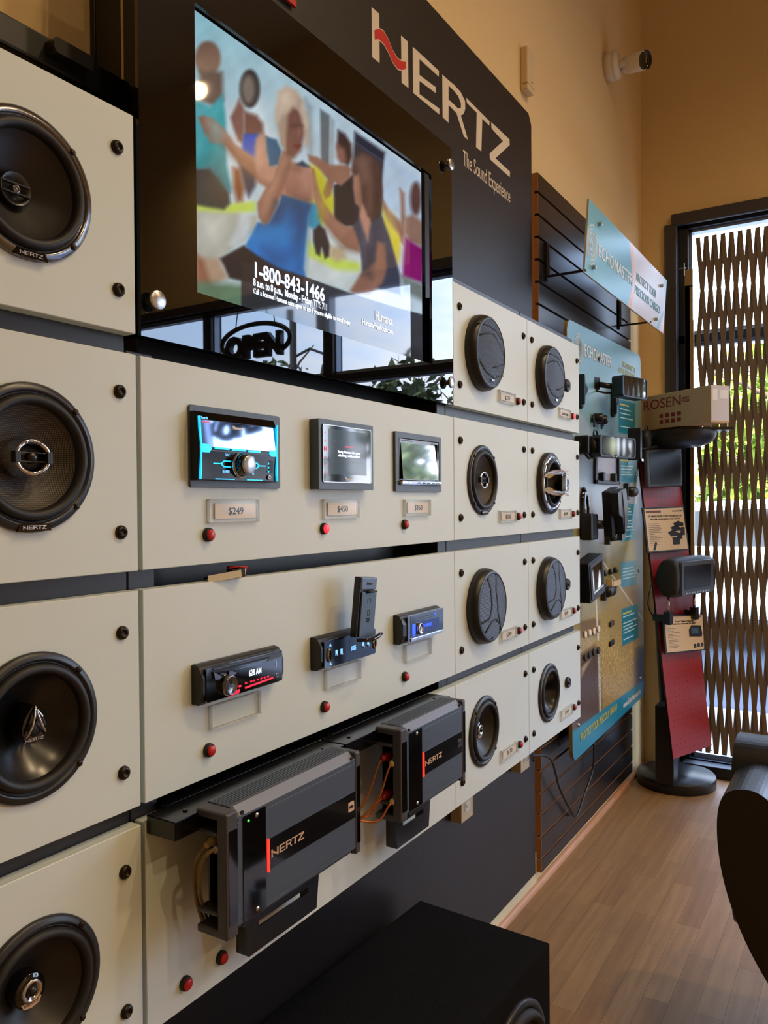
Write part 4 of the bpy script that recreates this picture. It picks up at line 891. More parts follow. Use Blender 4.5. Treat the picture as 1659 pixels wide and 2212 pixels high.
tvs = [
 ((232, 240, 242), U([(440,560),(540,800),(420,980),(300,1000),(230,640)]), 14, .6),
 ((178, 180, 170), U([(60,1235),(240,1255),(430,1290),(430,1380),(300,1470),(200,1560),(60,1700)]), 4),
 ((205, 214, 222), U([(330,1130),(400,1160),(390,1400),(300,1480),(260,1460),(330,1300)]), 6, .8),
 ((190, 214, 92), U([(60,1212),(230,1235),(300,1210),(420,1205),(420,1262),(270,1272),(60,1258)]), 5),
 ((120, 128, 132), U([(715,580),(760,640),(765,1000),(735,930),(720,760)]), 5, .45), ((104, 112, 118), U([(806,650),(866,690),(862,1000),(812,980)]), 3), ((158, 172, 180), U([(866,690),(892,720),(888,1000),(862,1000)]), 3),
 ((52, 50, 62), U([(1012,785),(1196,912),(1180,1080),(1176,1330),(1040,1360),(890,1340),(890,1110),(1000,1040)]), 4),
 ((184, 208, 232), U([(1198,914),(1425,1078),(1425,1360),(1190,1230),(1180,1090)]), 4),
 ((212, 206, 64), U([(735,985),(800,985),(850,1080),(895,1190),(888,1330),(830,1372),(760,1330),(740,1150)]), 6),
 ((205, 216, 218), U([(735,1330),(890,1350),(1060,1370),(1060,1700),(990,1750),(720,1650)]), 8),
 ((196, 220, 96), U([(735,1440),(800,1500),(920,1540),(1045,1575),(1040,1620),(900,1610),(735,1530)]), 6),
 ((40, 150, 190), U([(733,1235),(760,1210),(800,1230),(812,1345),(770,1372),(733,1345)]), 4),
 ((222, 205, 70), U([(1185,1235),(1240,1300),(1290,1400),(1300,1500),(1285,1580),(1250,1560),(1215,1440),(1180,1330)]), 6),
 ((205, 210, 225), U([(1290,1450),(1320,1440),(1310,1650),(1270,1640)]), 6),
 # person at far left
 (grad((120, 92, 80), (150, 120, 100), 90, 160), EL(135, 350, 78, 105), 4), ((110, 90, 80), U([(85,420),(222,430),(228,600),(180,640),(90,600)]), 6),
 (grad((70, 165, 175), (30, 140, 150), 200, 380), U([(55,590),(150,640),(225,560),(240,700),(246,980),(272,1120),(268,1150),(200,1080),(160,1010),(55,1010)]), 4),
 ((120, 190, 205), U([(60,640),(120,650),(110,900),(60,940)]), 12, .6),
 ((46, 56, 62), U([(55,1008),(150,1005),(200,1060),(262,1150),(268,1215),(232,1252),(150,1240),(55,1222)]), 4),
 # second person
 ((48, 44, 44), EL(386, 530, 60, 115), 4), ((128, 116, 108), EL(378, 535, 44, 88), 7), ((140, 100, 88), U([(270,700),(300,640),(322,588),(350,640),(352,760),(345,860),(315,840),(285,760)]), 4),
 (SKD, U([(350,660),(430,690),(465,740),(470,810),(430,850),(350,830)]), 5), ((20, 84, 196), U([(352,800),(445,800),(445,915),(420,960),(335,905)]), 4), ((40, 56, 84), U([(322,930),(425,962),(420,1110),(380,1180),(352,1120),(330,1020)]), 5),
 ((128, 72, 52), U([(285,1000),(330,1010),(352,1130),(340,1200),(312,1205),(290,1130)]), 6),
 # seated behind
 ((38, 38, 46), U([(890,1110),(960,1080),(1010,1060),(1046,1250),(1030,1340),(960,1352),(892,1320)]), 3), (SK, U([(733,925),(790,938),(870,985),(960,985),(992,1005),(985,1060),(930,1110),(892,1088),(868,1170),(838,1190),(822,1150),(850,1070),(800,1010),(740,960)]), 3),
 ((58, 42, 42), U([(912,775),(955,800),(992,860),(998,940),(975,990),(930,960),(905,880)]), 4), ((140, 96, 84), U([(905,860),(950,890),(965,960),(930,975),(905,940)]), 5),
 ((38, 40, 50), U([(765,1375),(800,1340),(835,1370),(866,1470),(862,1530),(835,1545),(815,1480),(805,1530),(782,1515),(765,1440)]), 3), ((190, 170, 140), U([(870,1470),(950,1480),(960,1540),(900,1560),(866,1530)]), 6),
 # woman in front, blue top
 (SK, U([(78,700),(110,690),(170,705),(225,760),(300,865),(420,945),(510,985),(560,1010),(560,1110),(500,1120),(430,1070),(330,985),(250,880),(225,862),(150,852),(118,800)]), 3),
 (SKL, U([(420,830),(450,798),(490,815),(500,960),(560,1010),(640,965),(740,985),(765,1050),(765,1180),(740,1260),(560,1170),(430,1080),(415,930)]), 4),
 (grad((172, 124, 110), (140, 96, 84), 360, 450), U([(560,1000),(650,985),(735,1000),(762,1060),(758,1190),(730,1215),(600,1160)]), 5),
 ((16, 92, 130), U([(482,815),(545,835),(575,900),(560,985),(505,990),(488,900)]), 3), ((20, 60, 92), U([(660,985),(700,960),(745,1000),(700,995)]), 3),
 (grad((14, 84, 130), (20, 120, 205), 420, 540), U([(575,1160),(660,1190),(752,1222),(735,1280),(722,1400),(706,1600),(722,1665),(560,1640),(470,1600),(360,1465),(400,1400),(432,1330),(500,1330),(560,1230)]), 3),
 (grad((10, 60, 100), (16, 80, 140), 420, 580), U([(650,1200),(745,1225),(720,1390),(700,1620),(660,1620),(640,1400)]), 14, .7),
 ((30, 34, 44), U([(205,1545),(350,1465),(430,1525),(560,1600),(705,1650),(700,1760),(430,1700),(260,1660),(235,1600)]), 3),
 ((176, 150, 128), U([(70,1530),(110,1540),(205,1545),(240,1620),(258,1660),(180,1700),(100,1690),(70,1640)]), 6), ((150, 100, 80), U([(68,1520),(110,1560),(150,1680),(180,1800),(60,1800)]), 6), ((96, 128, 104), U([(60,1680),(340,1700),(1420,2100),(1420,2200),(300,1860),(60,1790)]), 8),
 (SK, U([(555,970),(580,905),(615,890),(640,930),(628,1010),(600,1090),(545,1230),(502,1328),(470,1348),(438,1300),(430,1215),(470,1140),(530,1060)]), 3),
 (grad((166, 120, 104), (120, 82, 74), 225, 250, 0), U([(590,650),(650,620),(712,690),(716,800),(690,900),(650,945),(605,935),(580,850)]), 5),
 ((188, 164, 142), U([(540,640),(560,545),(610,515),(665,540),(705,600),(728,690),(742,770),(738,860),(718,880),(712,760),(680,660),(640,640),(612,690),(600,800),(598,900),(560,790),(540,720)]), 5),
 ((222, 204, 184), U([(560,560),(610,525),(650,560),(640,620),(590,660),(560,720),(548,660)]), 12, .7), ((90, 58, 50), EL(660, 750, 28, 9), 5, .7), ((100, 44, 44), EL(668, 872, 20, 8), 4, .8),
 # woman right
 (SK, U([(752,1000),(772,1010),(790,1100),(830,1215),(900,1310),(960,1352),(1010,1352),(1045,1430),(1040,1505),(960,1478),(900,1420),(800,1285),(768,1180)]), 3),
 ((64, 68, 88), U([(1000,1350),(1050,1290),(1110,1330),(1175,1295),(1215,1400),(1250,1520),(1285,1650),(1285,1760),(1060,1700),(1055,1560),(1035,1440)]), 3), ((96, 98, 116), U([(1060,1340),(1110,1400),(1090,1460),(1075,1560),(1060,1480)]), 8, .7),
 (SKL, U([(1046,1190),(1095,1260),(1110,1330),(1090,1440),(1065,1370),(1040,1290)]), 4), (grad((170, 124, 108), (140, 98, 86), 765, 785, 0), U([(1003,1010),(1050,1030),(1065,1180),(1048,1245),(1015,1215),(1003,1120)]), 3),
 ((84, 60, 56), U([(995,1020),(1003,960),(1050,918),(1100,922),(1140,960),(1165,1040),(1176,1140),(1172,1240),(1130,1310),(1090,1290),(1062,1200),(1050,1100),(1040,1040),(1010,1050)]), 4), ((140, 108, 96), U([(1010,960),(1060,935),(1090,960),(1080,1060),(1060,1090),(1050,1020)]), 12, .7),
 (SK, U([(1148,1440),(1195,1455),(1205,1600),(1180,1690),(1100,1760),(1000,1755),(985,1735),(1045,1640),(1135,1560)]), 4),
 # right edge person
 (SK, U([(1180,1190),(1215,1250),(1290,1330),(1310,1400),(1290,1420),(1215,1320),(1178,1240)]), 4), (SK, U([(1282,1125),(1308,1155),(1312,1300),(1305,1460),(1288,1440),(1290,1250)]), 4),
 ((96, 66, 62), EL(1378, 1185, 34, 100), 5), ((150, 116, 104), U([(1312,1300),(1360,1280),(1425,1330),(1425,1480),(1330,1440),(1308,1390)]), 5), ((140, 24, 110), U([(1315,1420),(1360,1450),(1425,1490),(1418,1690),(1300,1655),(1305,1540)]), 4), ((120, 130, 128), U([(1290,1640),(1425,1700),(1425,1800),(1300,1740)]), 6),
 # shading and small features
 ((96, 66, 58), EL(662, 752, 10, 7), 3, .8), ((104, 70, 60), EL(700, 750, 9, 6), 3, .8), ((150, 106, 92), U([(680,760),(692,800),(676,812)]), 4, .7), ((120, 46, 48), U([(655,868),(690,862),(682,884),(664,886)]), 2.5, .8),
 ((206, 160, 140), U([(130,715),(230,775),(330,880),(460,965),(450,985),(320,905),(220,800),(130,750)]), 9, .55), ((120, 82, 70), U([(160,850),(260,880),(340,985),(440,1065),(520,1105),(500,1120),(420,1080),(320,990),(240,890)]), 7, .6),
 ((204, 156, 138), U([(590,920),(610,940),(560,1060),(500,1200),(470,1290),(450,1270),(500,1130),(560,1010)]), 9, .5), ((130, 88, 76), U([(620,1000),(560,1180),(505,1325),(480,1335),(540,1180),(600,1020)]), 7, .6),
 ((204, 168, 148), U([(450,805),(470,830),(450,960),(430,1000),(420,880)]), 8, .6), ((118, 80, 70), U([(640,980),(700,1000),(690,1030),(640,1010)]), 8, .6), ((206, 160, 140), U([(700,1050),(745,1060),(740,1150),(700,1130)]), 14, .5),
 ((190, 140, 122), U([(770,1060),(800,1180),(880,1300),(960,1380),(940,1400),(860,1320),(785,1200)]), 8, .5), ((110, 74, 62), U([(800,1290),(900,1425),(960,1480),(1035,1500),(1030,1512),(930,1480),(850,1380)]), 7, .6),
 ((120, 92, 84), U([(1035,960),(1060,950),(1110,1080),(1120,1250),(1100,1260),(1090,1100)]), 8, .7), ((52, 38, 40), U([(1130,980),(1160,1060),(1168,1200),(1140,1290),(1120,1240),(1145,1120)]), 8, .7),
 ((150, 130, 112), U([(600,700),(590,820),(575,860),(565,780),(585,700)]), 8, .6), ((236, 220, 204), U([(700,620),(720,690),(728,760),(715,740),(695,660)]), 7, .6),
 ((30, 140, 210), U([(400,1400),(520,1350),(640,1380),(600,1450),(480,1440),(400,1440)]), 16, .6), ((10, 50, 92), U([(540,1200),(600,1220),(560,1330),(520,1330)]), 10, .6), ((12, 60, 110), U([(470,1480),(560,1520),(640,1500),(600,1580),(520,1600)]), 16, .5),
 ((16, 100, 112), U([(150,1010),(190,1000),(250,1090),(262,1140),(230,1110)]), 10, .6), ((120, 205, 205), U([(150,660),(200,640),(215,800),(190,900),(150,820)]), 16, .5), ((78, 84, 100), U([(1165,1310),(1200,1400),(1230,1500),(1200,1480),(1170,1400)]), 8, .6), ((36, 40, 56), U([(1080,1480),(1120,1500),(1110,1660),(1070,1640)]), 10, .6),
 ((176, 170, 40), U([(790,1040),(840,1120),(860,1200),(830,1300),(800,1300),(820,1180)]), 12, .6), ((236, 232, 130), U([(1215,1270),(1240,1330),(1250,1400),(1230,1380)]), 12, .6), ((226, 228, 220), U([(90,1300),(240,1300),(220,1420),(120,1480)]), 20, .5),
 ((44, 42, 50), U([(335,1562),(500,1600),(725,1655),(990,1752),(1240,1830),(1425,1880),(1425,2175),(1180,2100),(840,1990),(335,1835)]), 1.2, .86),
]
def tvpost(X, Y, col):
    n_ = np.sin(X*.061+Y*.023)*np.sin(Y*.047-X*.019)+.5*np.sin(X*.17+Y*.05)*np.sin(Y*.13)
    return col*(1+.035*n_[:, None])
pic = picture('screen_picture', hx0-.022, hx1+.004, hz0-.012, hz1+.012, .8265, 300, 176, tvs, bgtv, attr_mat('tv_screen', emit=.74, rough=.03, spec=.5), tv, post=tvpost, soft=1.15)
pic.location.z = .0015
def tvtext(name, s, pa, pb, h, bold, y_=.826):
    a, b = atY(*pa, y_), atY(*pb, y_)
    o = text(name, s, h, M['white_glow'], tv, (a.x-tx, a.z-tz, .0022), 1, 'LEFT', bold)
    w_ = max(v.co.x for v in o.data.vertices); o.data.transform(Matrix.Diagonal(((b.x-a.x)/w_, 1, 1, 1))); return o
tvtext('phone_number', '1-800-843-1466', (546, 596), (701, 648), .0335, .0006)
tvtext('hours_line', '8 a.m. to 8 p.m.,  Monday - Friday  TTY: 711', (547, 616), (706, 671), .0165, .0003)
tvtext('agent_line', 'Call a licensed Humana sales agent to see if you are eligible to enroll today.', (547, 633), (757, 703), .0118, .0001)
tvtext('advertiser_name', 'Humana.', (810, 690), (848, 703), .026, .0001)
tvtext('web_address', 'HumanaFreeBook.com', (782, 700), (848, 720), .0155, .0001)
# ------------------------------------------------------------------ amplifiers on brackets
def amp(label, x0, x1, zc, px0, sx, loc_name, mini):
    """x0..x1 overall width; local origin at the middle of the back"""
    w = (x1-x0)/2; h = .082; d = .052
    t = thing('amplifier', label, 'amplifier', ((x0+x1)/2, .7522, zc))
    cw = .0225*sx                                     # end cap width
    b0, b1 = -w+cw, w-cw*.62
    # extruded body: chamfered front, finned top and bottom
    prof = [(-h+.006, 0), (-h, .006), (-h, .040), (-h+.012, d), (-h+.018, d), (-h+.0185, d-.001), (-h+.0195, d), (h-.0195, d), (h-.0185, d-.001), (h-.018, d), (h-.012, d), (h-.001, .040)]
    zz = .036
    for k in range(7):
        prof += [(h, zz), (h, zz-.0022), (h-.005, zz-.0022), (h-.005, zz-.0045)]; zz -= .0045
    prof += [(h, zz), (h, .0), ]
    sweep(prof, b0, b1).build('housing', M['amp'], t, bevel=0)
    sweep([(h-.0115, d+.0003), (h-.0005, .0405), (h-.0005, .0395), (h-.0125, d-.0005)], b0+.004, b1-.003).build('top_chamfer', M['amp_hi'], t)
    # end caps: front bezel with hollow side
    for s, xa, xb in ((-1, -w, b0), (1, b1, w)):
        mb = MB(); ring = rrect(-h, h, 0, d+.001, .008, 4)
        xo = xa if s < 0 else xb; xi = xb if s < 0 else xa
        mb.box(min(xo, xi), max(xo, xi), -h+.001, h-.001, d-.016, d+.001); mb.box(min(xo, xi), max(xo, xi), h-.012, h-.001, 0, d-.01); mb.box(min(xo, xi), max(xo, xi), -h+.001, -h+.012, 0, d-.01)
        mb.box(min(xo, xi), max(xo, xi), h-.034, h-.028, .0, d-.015); mb.box(min(xo, xi), max(xo, xi), -h+.028, -h+.034, .0, d-.015)
        mb.build('end_cap', M['amp_cap'], t, bevel=.004, seg=3)
        MB().box(xi-.002*s-(.0 if s < 0 else .0), xi-.004*s, -h+.012, h-.012, .002, d-.014).build('side_recess', M['deep_black'], t) if 0 else None
        cx = (xo+xi)/2
        MB().rbox(cx-cw*.30 if s < 0 else cx-cw*.15, cx+cw*.42 if s < 0 else cx+cw*.24, -h+.018, h-.024, d+.0008, d+.0016, .002).build('cap_inlay', M['gloss_black'], t)
        MB().box(min(xi, xi-s*.002), max(xi, xi-s*.002), -h+.01, h-.01, .003, d-.012).build('side_plate', M['deep_black'], t)
    f = lambda u: b0+(b1-b0)*u
    xp0, xp1 = f(.035), f(.20 if not mini else .245)
    MB().rbox(xp0, xp1, -h+.012, h-.014, d+.0002, d+.0012, .002).build('access_cover', M['gloss_black'], t)
    for y in (h-.020, -h+.019): MB().lathe([(.0032, d+.001), (.003, d+.0022), (.0001, d+.0024)], 14, ((xp0+xp1)/2+.004, y)).build('screw', M['silver'], t)
    for x in (b0+.010, b1-.008):
        for y in (h-.0085, -h+.0085): MB().cyl((x, y), .0027, d-.002, d+.0006, 12).build('screw', M['deep_black'], t)
    xl = xp1+.003
    MB().rbox(xl, xl+.0038, -.0235, .0215, d+.0002, d+.0022, .0016).build('red_light', M['red_glow'], t)
    MB().box(xl+.0055, b1-.001, -.0205, .0205, d+.0001, d+.0011).build('name_band', M['amp_blk'], t)
    wh = .0108 if not mini else .0098
    wordmark('maker_lettering', t, xl+.0095+wh*3.47*(.92 if 1 else 1), -.001, d+.0011, wh*.94, M['tanlabel'])
    MB().rbox(b1-.0215, b1-.0055, -.0075, .0075, d+.0011, d+.0017, .002).build('model_label', M['tanlabel'] if not mini else M['frame_grey'], t)
    text('label_lettering', 'HDP' if 0 else 'Mille', .0062, M['ink'], t, (b1-.0135, -.002, d+.0019), .9, 'CENTER', .0002)
    if not mini: MB().cyl((xp0+.010, h-.022), .0016, d+.001, d+.002, 12).build('power_light', M['green_glow'], t)
    # sockets on the left side
    TL = Matrix.Rotation(-PI/2, 4, 'Y')
    for y, z in ((.030, .038), (.012, .042))[:1 if not mini else 1]:
        MB().lathe([(.0042, 0), (.0042, .004), (.0025, .004), (.0025, .001)], 16, T=Matrix.Translation((-w+cw-.001, .018, .044)) @ TL).build('socket', M['silver'], t)
    return t
A1 = amp('large dark grey amplifier with a green light, lower left on a black bracket', .748, 1.0565, H0-.4735, 0, 1, '', False)
A2 = amp('smaller dark grey amplifier with copper wires, right of the larger one', 1.183, 1.4385, H0-.4735, 0, 1, '', True)
def bracket(xa, xb, sx0, sx1, label):
    t = thing('bracket', label, 'bracket', ((xa+xb)/2, .7535, H0-.42)); cx = (xa+xb)/2; zo = -.42
    r = lambda x: x-cx
    zt_, zf = H0-.398-t.location.z, .0
    mb = MB(); mb.box(r(xa), r(xb), zt_-.002, zt_, -.0455, .006); mb.box(r(xa)+.035, r(xb)-.035, zt_-.002, zt_, -.085, -.0455)
    mb.box(r(xa), r(xb), zt_-.024, zt_, .0045, .006)                   # front drop
    mb.box(r(xa), r(xa)+.002, zt_-.024, zt_, -.045, .006) ; mb.box(r(xb)-.002, r(xb), zt_-.024, zt_, -.045, .006)
    for x in (xa+.035, xb-.035, ): mb.cyl((r(x), -.0), .0035, 0, .002, 12, Matrix.Translation((0, zt_, -.012)) @ Matrix.Rotation(-PI/2, 4, 'X'))
    mb.build('top_flange', M['bracket'], t, bevel=.0008)
    # hanging back plate, trapezoid with a slot
    zb = H0-.640-t.location.z; zs1, zs0 = H0-.598-t.location.z, H0-.606-t.location.z
    p = MB(); A_, B_, C_, D_ = (r(sx0)-.03, zt_-.02), (r(sx0), zb), (r(sx1), zb), (r(sx1)+.03, zt_-.02)
    yl = lambda z, e: (r(sx0)-.03*(z-zb)/(zt_-.02-zb)) if e < 0 else (r(sx1)+.03*(z-zb)/(zt_-.02-zb))
    s0, s1 = r(sx0)+.022, r(sx1)-.022
    for q_ in ([(yl(zs1, -1), zs1), (yl(zs1, 1), zs1), D_, A_], [B_, C_, (yl(zs0, 1), zs0), (yl(zs0, -1), zs0)], [(yl(zs0, -1), zs0), (s0, zs0), (s0, zs1), (yl(zs1, -1), zs1)], [(s1, zs0), (yl(zs0, 1), zs0), (yl(zs1, 1), zs1), (s1, zs1)]):
        p.prism(q_, -.004, -.0015)
    p.box(r(sx0), r(sx0)+.012, zb, zb+.06, -.0255, -.004); p.box(r(sx1)-.012, r(sx1), zb, zb+.06, -.0255, -.004)
    p.build('back_plate', M['bracket'], t)
    return t
bracket(.708, 1.082, .852, 1.012, 'black steel bracket carrying the large amplifier'); bracket(1.086, 1.4665, 1.262, 1.385, 'black steel bracket carrying the smaller amplifier')
# plugs and cables
def plug(p, d, m, l, s=1):
    return None
def cable_thing(name, label, cat, pts, r, m, plugs=(), group=None):
    p0 = Vector(pts[0]); t = thing(name, label, cat, p0, (0, 0, 0), group)
    P_ = [Vector(p)-p0 for p in pts]
    # smooth the path
    Q = []
    for i in range(len(P_)-1):
        a = P_[max(i-1, 0)]; b = P_[i]; c = P_[i+1]; d = P_[min(i+2, len(P_)-1)]
        for k in range(8):
            u = k/8; Q.append(.5*((2*b)+(-a+c)*u+(2*a-5*b+4*c-d)*u*u+(-a+3*b-3*c+d)*u**3))
    Q.append(P_[-1]); MB().tube(Q, r, 8).build('wire', m, t)
    for (pm, rr, ln) in plugs:
        T = Matrix.Translation((0, 0, 0)) @ (Q[1]-Q[0]).to_track_quat('Z', 'Y').to_matrix().to_4x4()
        MB().lathe([(.0001, -.002), (rr, -.002), (rr, ln*.5), (rr*.72, ln*.62), (rr*.8, ln*.8), (rr*.4, ln), (.0001, ln)], 18, T=T).build('plug', pm, t)
    return t
M['rca_cream'] = mat('plug_cream', (205, 180, 120), .4); M['rca_red'] = mat('plug_red', (150, 25, 30), .4); M['braid'] = mat('braided_wire', (120, 100, 60), .6, var=.5, vscale=700, vdet=0); M['steelplug'] = mat('plug_steel', (150, 140, 125), .3, metal=.8)
ax = .748+.0225
cable_thing('audio_cable', 'twisted tan cable with a steel plug entering the large amplifier', 'cable', [(ax, .716, H0-.443), atY(470, 1834, .718), atY(452, 1841, .722), atY(438, 1858, .73), atY(430, 1892, .738), atY(431, 1930, .745), atY(439, 1960, .75), atY(446, 1985, .757)], .0028, M['braid'], [(M['steelplug'], .0075, .026)])
cable_thing('audio_cable', 'second twisted tan cable behind the left end of the large amplifier', 'cable', [(ax, .737, H0-.437), atY(445, 1828, .74), atY(432, 1842, .744), atY(422, 1862, .747), atY(420, 1895, .75), atY(423, 1935, .754), atY(431, 1968, .758), atY(438, 1988, .762)], .0028, M['braid'], [(M['rca_cream'], .006, .02)])
ax = 1.183+.0225
for k, (y, z, pm, lab) in enumerate(((.716, -.452, 'rca_cream', 'upper cream plug'), (.735, -.446, 'rca_red', 'upper red plug'), (.716, -.517, 'rca_cream', 'lower cream plug'), (.735, -.512, 'rca_red', 'lower red plug'))):
    cable_thing('speaker_wire', 'copper coloured wire with the %s on the small amplifier' % lab, 'wire', [(ax-.0, y, H0+z), (ax-.028, y+.003, H0+z-.006), (ax-.05, y+.015, H0+z-.03-(.03 if k < 2 else 0)), (ax-.085, .765, H0-.555+.006*k), (ax-.12, .78, H0-.585+.004*k), (ax-.2, .79, H0-.60)], .0017, M['copper'], [(M[pm], .0078, .026)])
    # usb stick in the gap
p = atY(478, 1241, .81)
t = thing('usb_stick', 'small silver and black memory stick lying in the gap between the wide panels', 'memory stick', (p.x, .802, RZ[2][0]), (0, -.10, -.30)); t.scale = (1.35, 1.1, 1.3)
MB().box(-.022, .010, -.008, .008, .0005, .006).build('metal_sleeve', M['silver'], t, bevel=.0008); MB().box(.006, .022, -.0085, .0085, .0005, .0105).build('grip', M['gloss_black'], t, bevel=.001)
MB().box(-.024, .016, -.0088, -.0078, .001, .009).build('swivel_cover', M['chrome'], t)
p = atY(506, 1228, .815)
t = thing('red_key_tab', 'red plastic tab beside the memory stick in the panel gap', 'tab', (p.x, .812, RZ[2][0]), (0, 0, -.5))
MB().prism([(-.016, 0), (.012, .0), (.018, .016), (-.012, .018)], -.004, .004, Matrix.Rotation(PI/2, 4, 'X')).build('tab', M['red_print'], t, bevel=.001)
# outlets on the board
for px, py, lab in ((1010, 1760, 'under the bottom row speaker panels'), (1135, 1655, 'beside the slatted wall board')):
    p = atY(px, py, .945)
    t = thing('wall_outlet', 'cream power outlet box on the black board, ' + lab, 'outlet', (p.x, .9795, p.z+.045))
    MB().box(-.036, .036, -.058, .058, .0, .034).build('cover_plate', M['cream_plastic'], t, bevel=.002)
    for y in (-.021, .021):
        MB().rbox(-.016, .016, y-.013, y+.013, .034, .0352, .008).build('socket', M['offwhite'], t); MB().box(-.007, -.005, y-.004, y+.005, .035, .0357).build('slot', M['deep_black'], t)
# ceiling side: sensor and security camera
p = atY(1135, 156, .985)
t = thing('motion_sensor', 'small cream rectangular sensor on the tan wall above the black board', 'sensor', (p.x, YW, p.z))
MB().box(-.030, .030, -.071, .071, 0, .026).build('housing', M['cream_plastic'], t, bevel=.004); MB().box(-.031, .031, -.052, -.050, .005, .0263).build('seam', M['board_edge'], t); MB().cyl((.01, -.035), .003, .026, .027, 12).build('lens', M['ink'], t)
p = atY(1318, 145, .975)
t = thing('security_camera', 'white bullet security camera high on the tan wall near the corner', 'security camera', (p.x, YW, p.z))
MB().lathe([(.0001, 0), (.060, 0), (.060, .034), (.058, .036), (.058, .038), (.0595, .040), (.052, .054), (.0001, .056)], 44).build('junction_base', M['offwhite'], t)
MB().tube([(0, 0, .05), (.012, .004, .075), (.02, .004, .09)], [.016, .013, .012], 14).build('arm', M['offwhite'], t)
TT = Matrix.Translation((.035, .0, .115)) @ Vector((.10, -.62, .78) if 0 else (-.10, -.30, .95)).to_track_quat('Z', 'Y').to_matrix().to_4x4()
TT = Matrix.Translation((.03, .004, .112)) @ Vector((-.35, -.22, .91)).to_track_quat('Z', 'Y').to_matrix().to_4x4()
MB().lathe([(.0001, -.062), (.020, -.060), (.034, -.045), (.038, -.02), (.038, .046), (.0345, .048)], 36, T=TT).build('camera_body', M['offwhite'], t)
MB().lathe([(.0345, .047), (.0335, .0465), (.0001, .0465)], 32, T=TT).build('camera_lens', M['lens'], t)
MB().lathe([(.039, .01), (.0395, .060), (.0385, .060), (.038, .01)], 30, T=TT, a0=PI*.1, a1=PI*.9).build('sun_visor', M['plastic_black'], t)
# ------------------------------------------------------------------ slat wall, hanging sign, big printed board
sx0, sx1, sz0, sz1, ys = 2.578, 3.770, H0-1.262, H0+1.113, .97
t = thing('slat_wall', 'tall black slatted display board with raw brown edges beside the storefront corner', 'slat wall', ((sx0+sx1)/2, YW, sz0))
hw = (sx1-sx0)/2; gz = [H0+1.0476-.0754*k-sz0 for k in range(31)]; top = sz1-sz0
mb = MB(); ed = MB(); zs = [top]+gz+[0]; dd = YW-ys
mb.box(-hw+.002, hw, 0, top, 0, dd-.012)
for i in range(len(zs)-1):
    a = zs[i]-(.0045 if i else 0); b = zs[i+1]+(.0045 if i < len(zs)-2 else 0)
    mb.box(-hw+.0015, hw, b, a, dd-.0125, dd)
    if i: ed.box(-hw+.0015, hw, a-.0005, a+.0002, dd-.0115, dd-.0025)
mb.build('slat_panel', M['slat'], t)
for i in range(len(zs)-1):
    a = zs[i]-(.0045 if i else 0); b = zs[i+1]+(.0045 if i < len(zs)-2 else 0); ed.box(-hw-.0008, -hw+.0016, b, a, 0, dd)
    if i < len(zs)-2: ed.box(-hw-.0008, -hw+.0016, b-.009, b, 0, dd-.013)
ed.build('raw_edge', M['mdf'], t)

# hanging sign
ybt = .832; sl = .0165/.242; ROT = (PI/2+.069, 0, 0)
sx, sw_, sh_ = 2.641, 1.166, .243
sg = thing('hanging_sign', 'teal and white printed sign standing out on black arms above the large printed board', 'sign', (sx, ybt, H0+.77), ROT)
MB().box(0, sw_, 0, sh_, -.006, 0).build('sign_board', mat('sign_core', (205, 190, 160), .5), sg)
q = lambda pts, ox=1130, oy=340, s=4.74: [(ox+u/s, oy+v/s) for u, v in pts]
shp = [((222, 222, 230), q([(1090,870),(1480,1230),(1480,1900),(1090,1580),(1140,1290)]), .6), ((236, 176, 138), q([(1062,840),(1098,880),(1150,1290),(1122,1580),(1085,1550),(1128,1290)]), .8),
 ((110, 184, 200), q([(1412,1170),(1500,1240),(1480,1420),(1455,1500)]), .8), ((238, 186, 158), q([(1480,1420),(1500,1500),(1450,1860),(1368,1790),(1440,1560)]), .8), ((120, 185, 200), q([(1485,1380),(1490,1430),(1395,1790),(1370,1770),(1440,1560)]), .8)]
def sbg(X, Y):
    a = np.clip((X-1265)/110, 0, 1)[:, None]; return np.array([122, 190, 208.])*(1-a)+np.array([84, 160, 186.])*a
picture('sign_print', sx, sx+sw_, H0+.77, H0+.77+sh_, .8235, 150, 50, shp, sbg, attr_mat('sign_print', rough=.3), sg).location.z = .0008
def edge_text(name, s, pa, pb, h, m, par, y_, z=.0015, bold=0, ax=None):
    a, b = atY(*pa, y_), atY(*pb, y_); o = text(name, s, h, m, par, (a.x-par.location.x, a.z-par.location.z, z), 1, 'LEFT', bold)
    w_ = max(v.co.x for v in o.data.vertices); o.data.transform(Matrix.Diagonal(((b.x-a.x)/w_, 1, 1, 1))); return o
P1 = lambda u, v: (1130+u/4.74, 340+v/4.74)
edge_text('maker_lettering', 'ECHOMASTER', P1(760, 1005), P1(1112, 1318), .060, M['white_lab'], sg, .826, bold=.0004)
edge_text('slogan', 'PROTECT YOUR', P1(1150, 1255), P1(1357, 1435), .046, mat('slogan_grey', (110, 165, 185), .5), sg, .824, bold=.0004)
edge_text('slogan', 'PRECIOUS CARGO', P1(1140, 1385), P1(1397, 1595), .046, M['teal_print'], sg, .826, bold=.0008)
def swirl(par, cx, cy, r, m, z=.0015, kx=1.0):
    mb = MB()
    for k in range(4):
        for s in (0, PI):
            pts = []
            for i in range(17):
                a = math.radians(75+16*k)+i*2.75/16; rr = r*(1-.19*k-.07*i/16); pts.append((cx+kx*rr*.82*math.cos(a+s), cy+rr*math.sin(a+s)))
            mb.band(pts, r*.07, z-.0008, z)
    mb.band([(cx+kx*.1*r*math.cos(a), cy+.1*r*math.sin(a)) for a in [i*PI/6 for i in range(13)]], r*.05, z-.0008, z)
    return mb.build('swirl_logo', m, par)
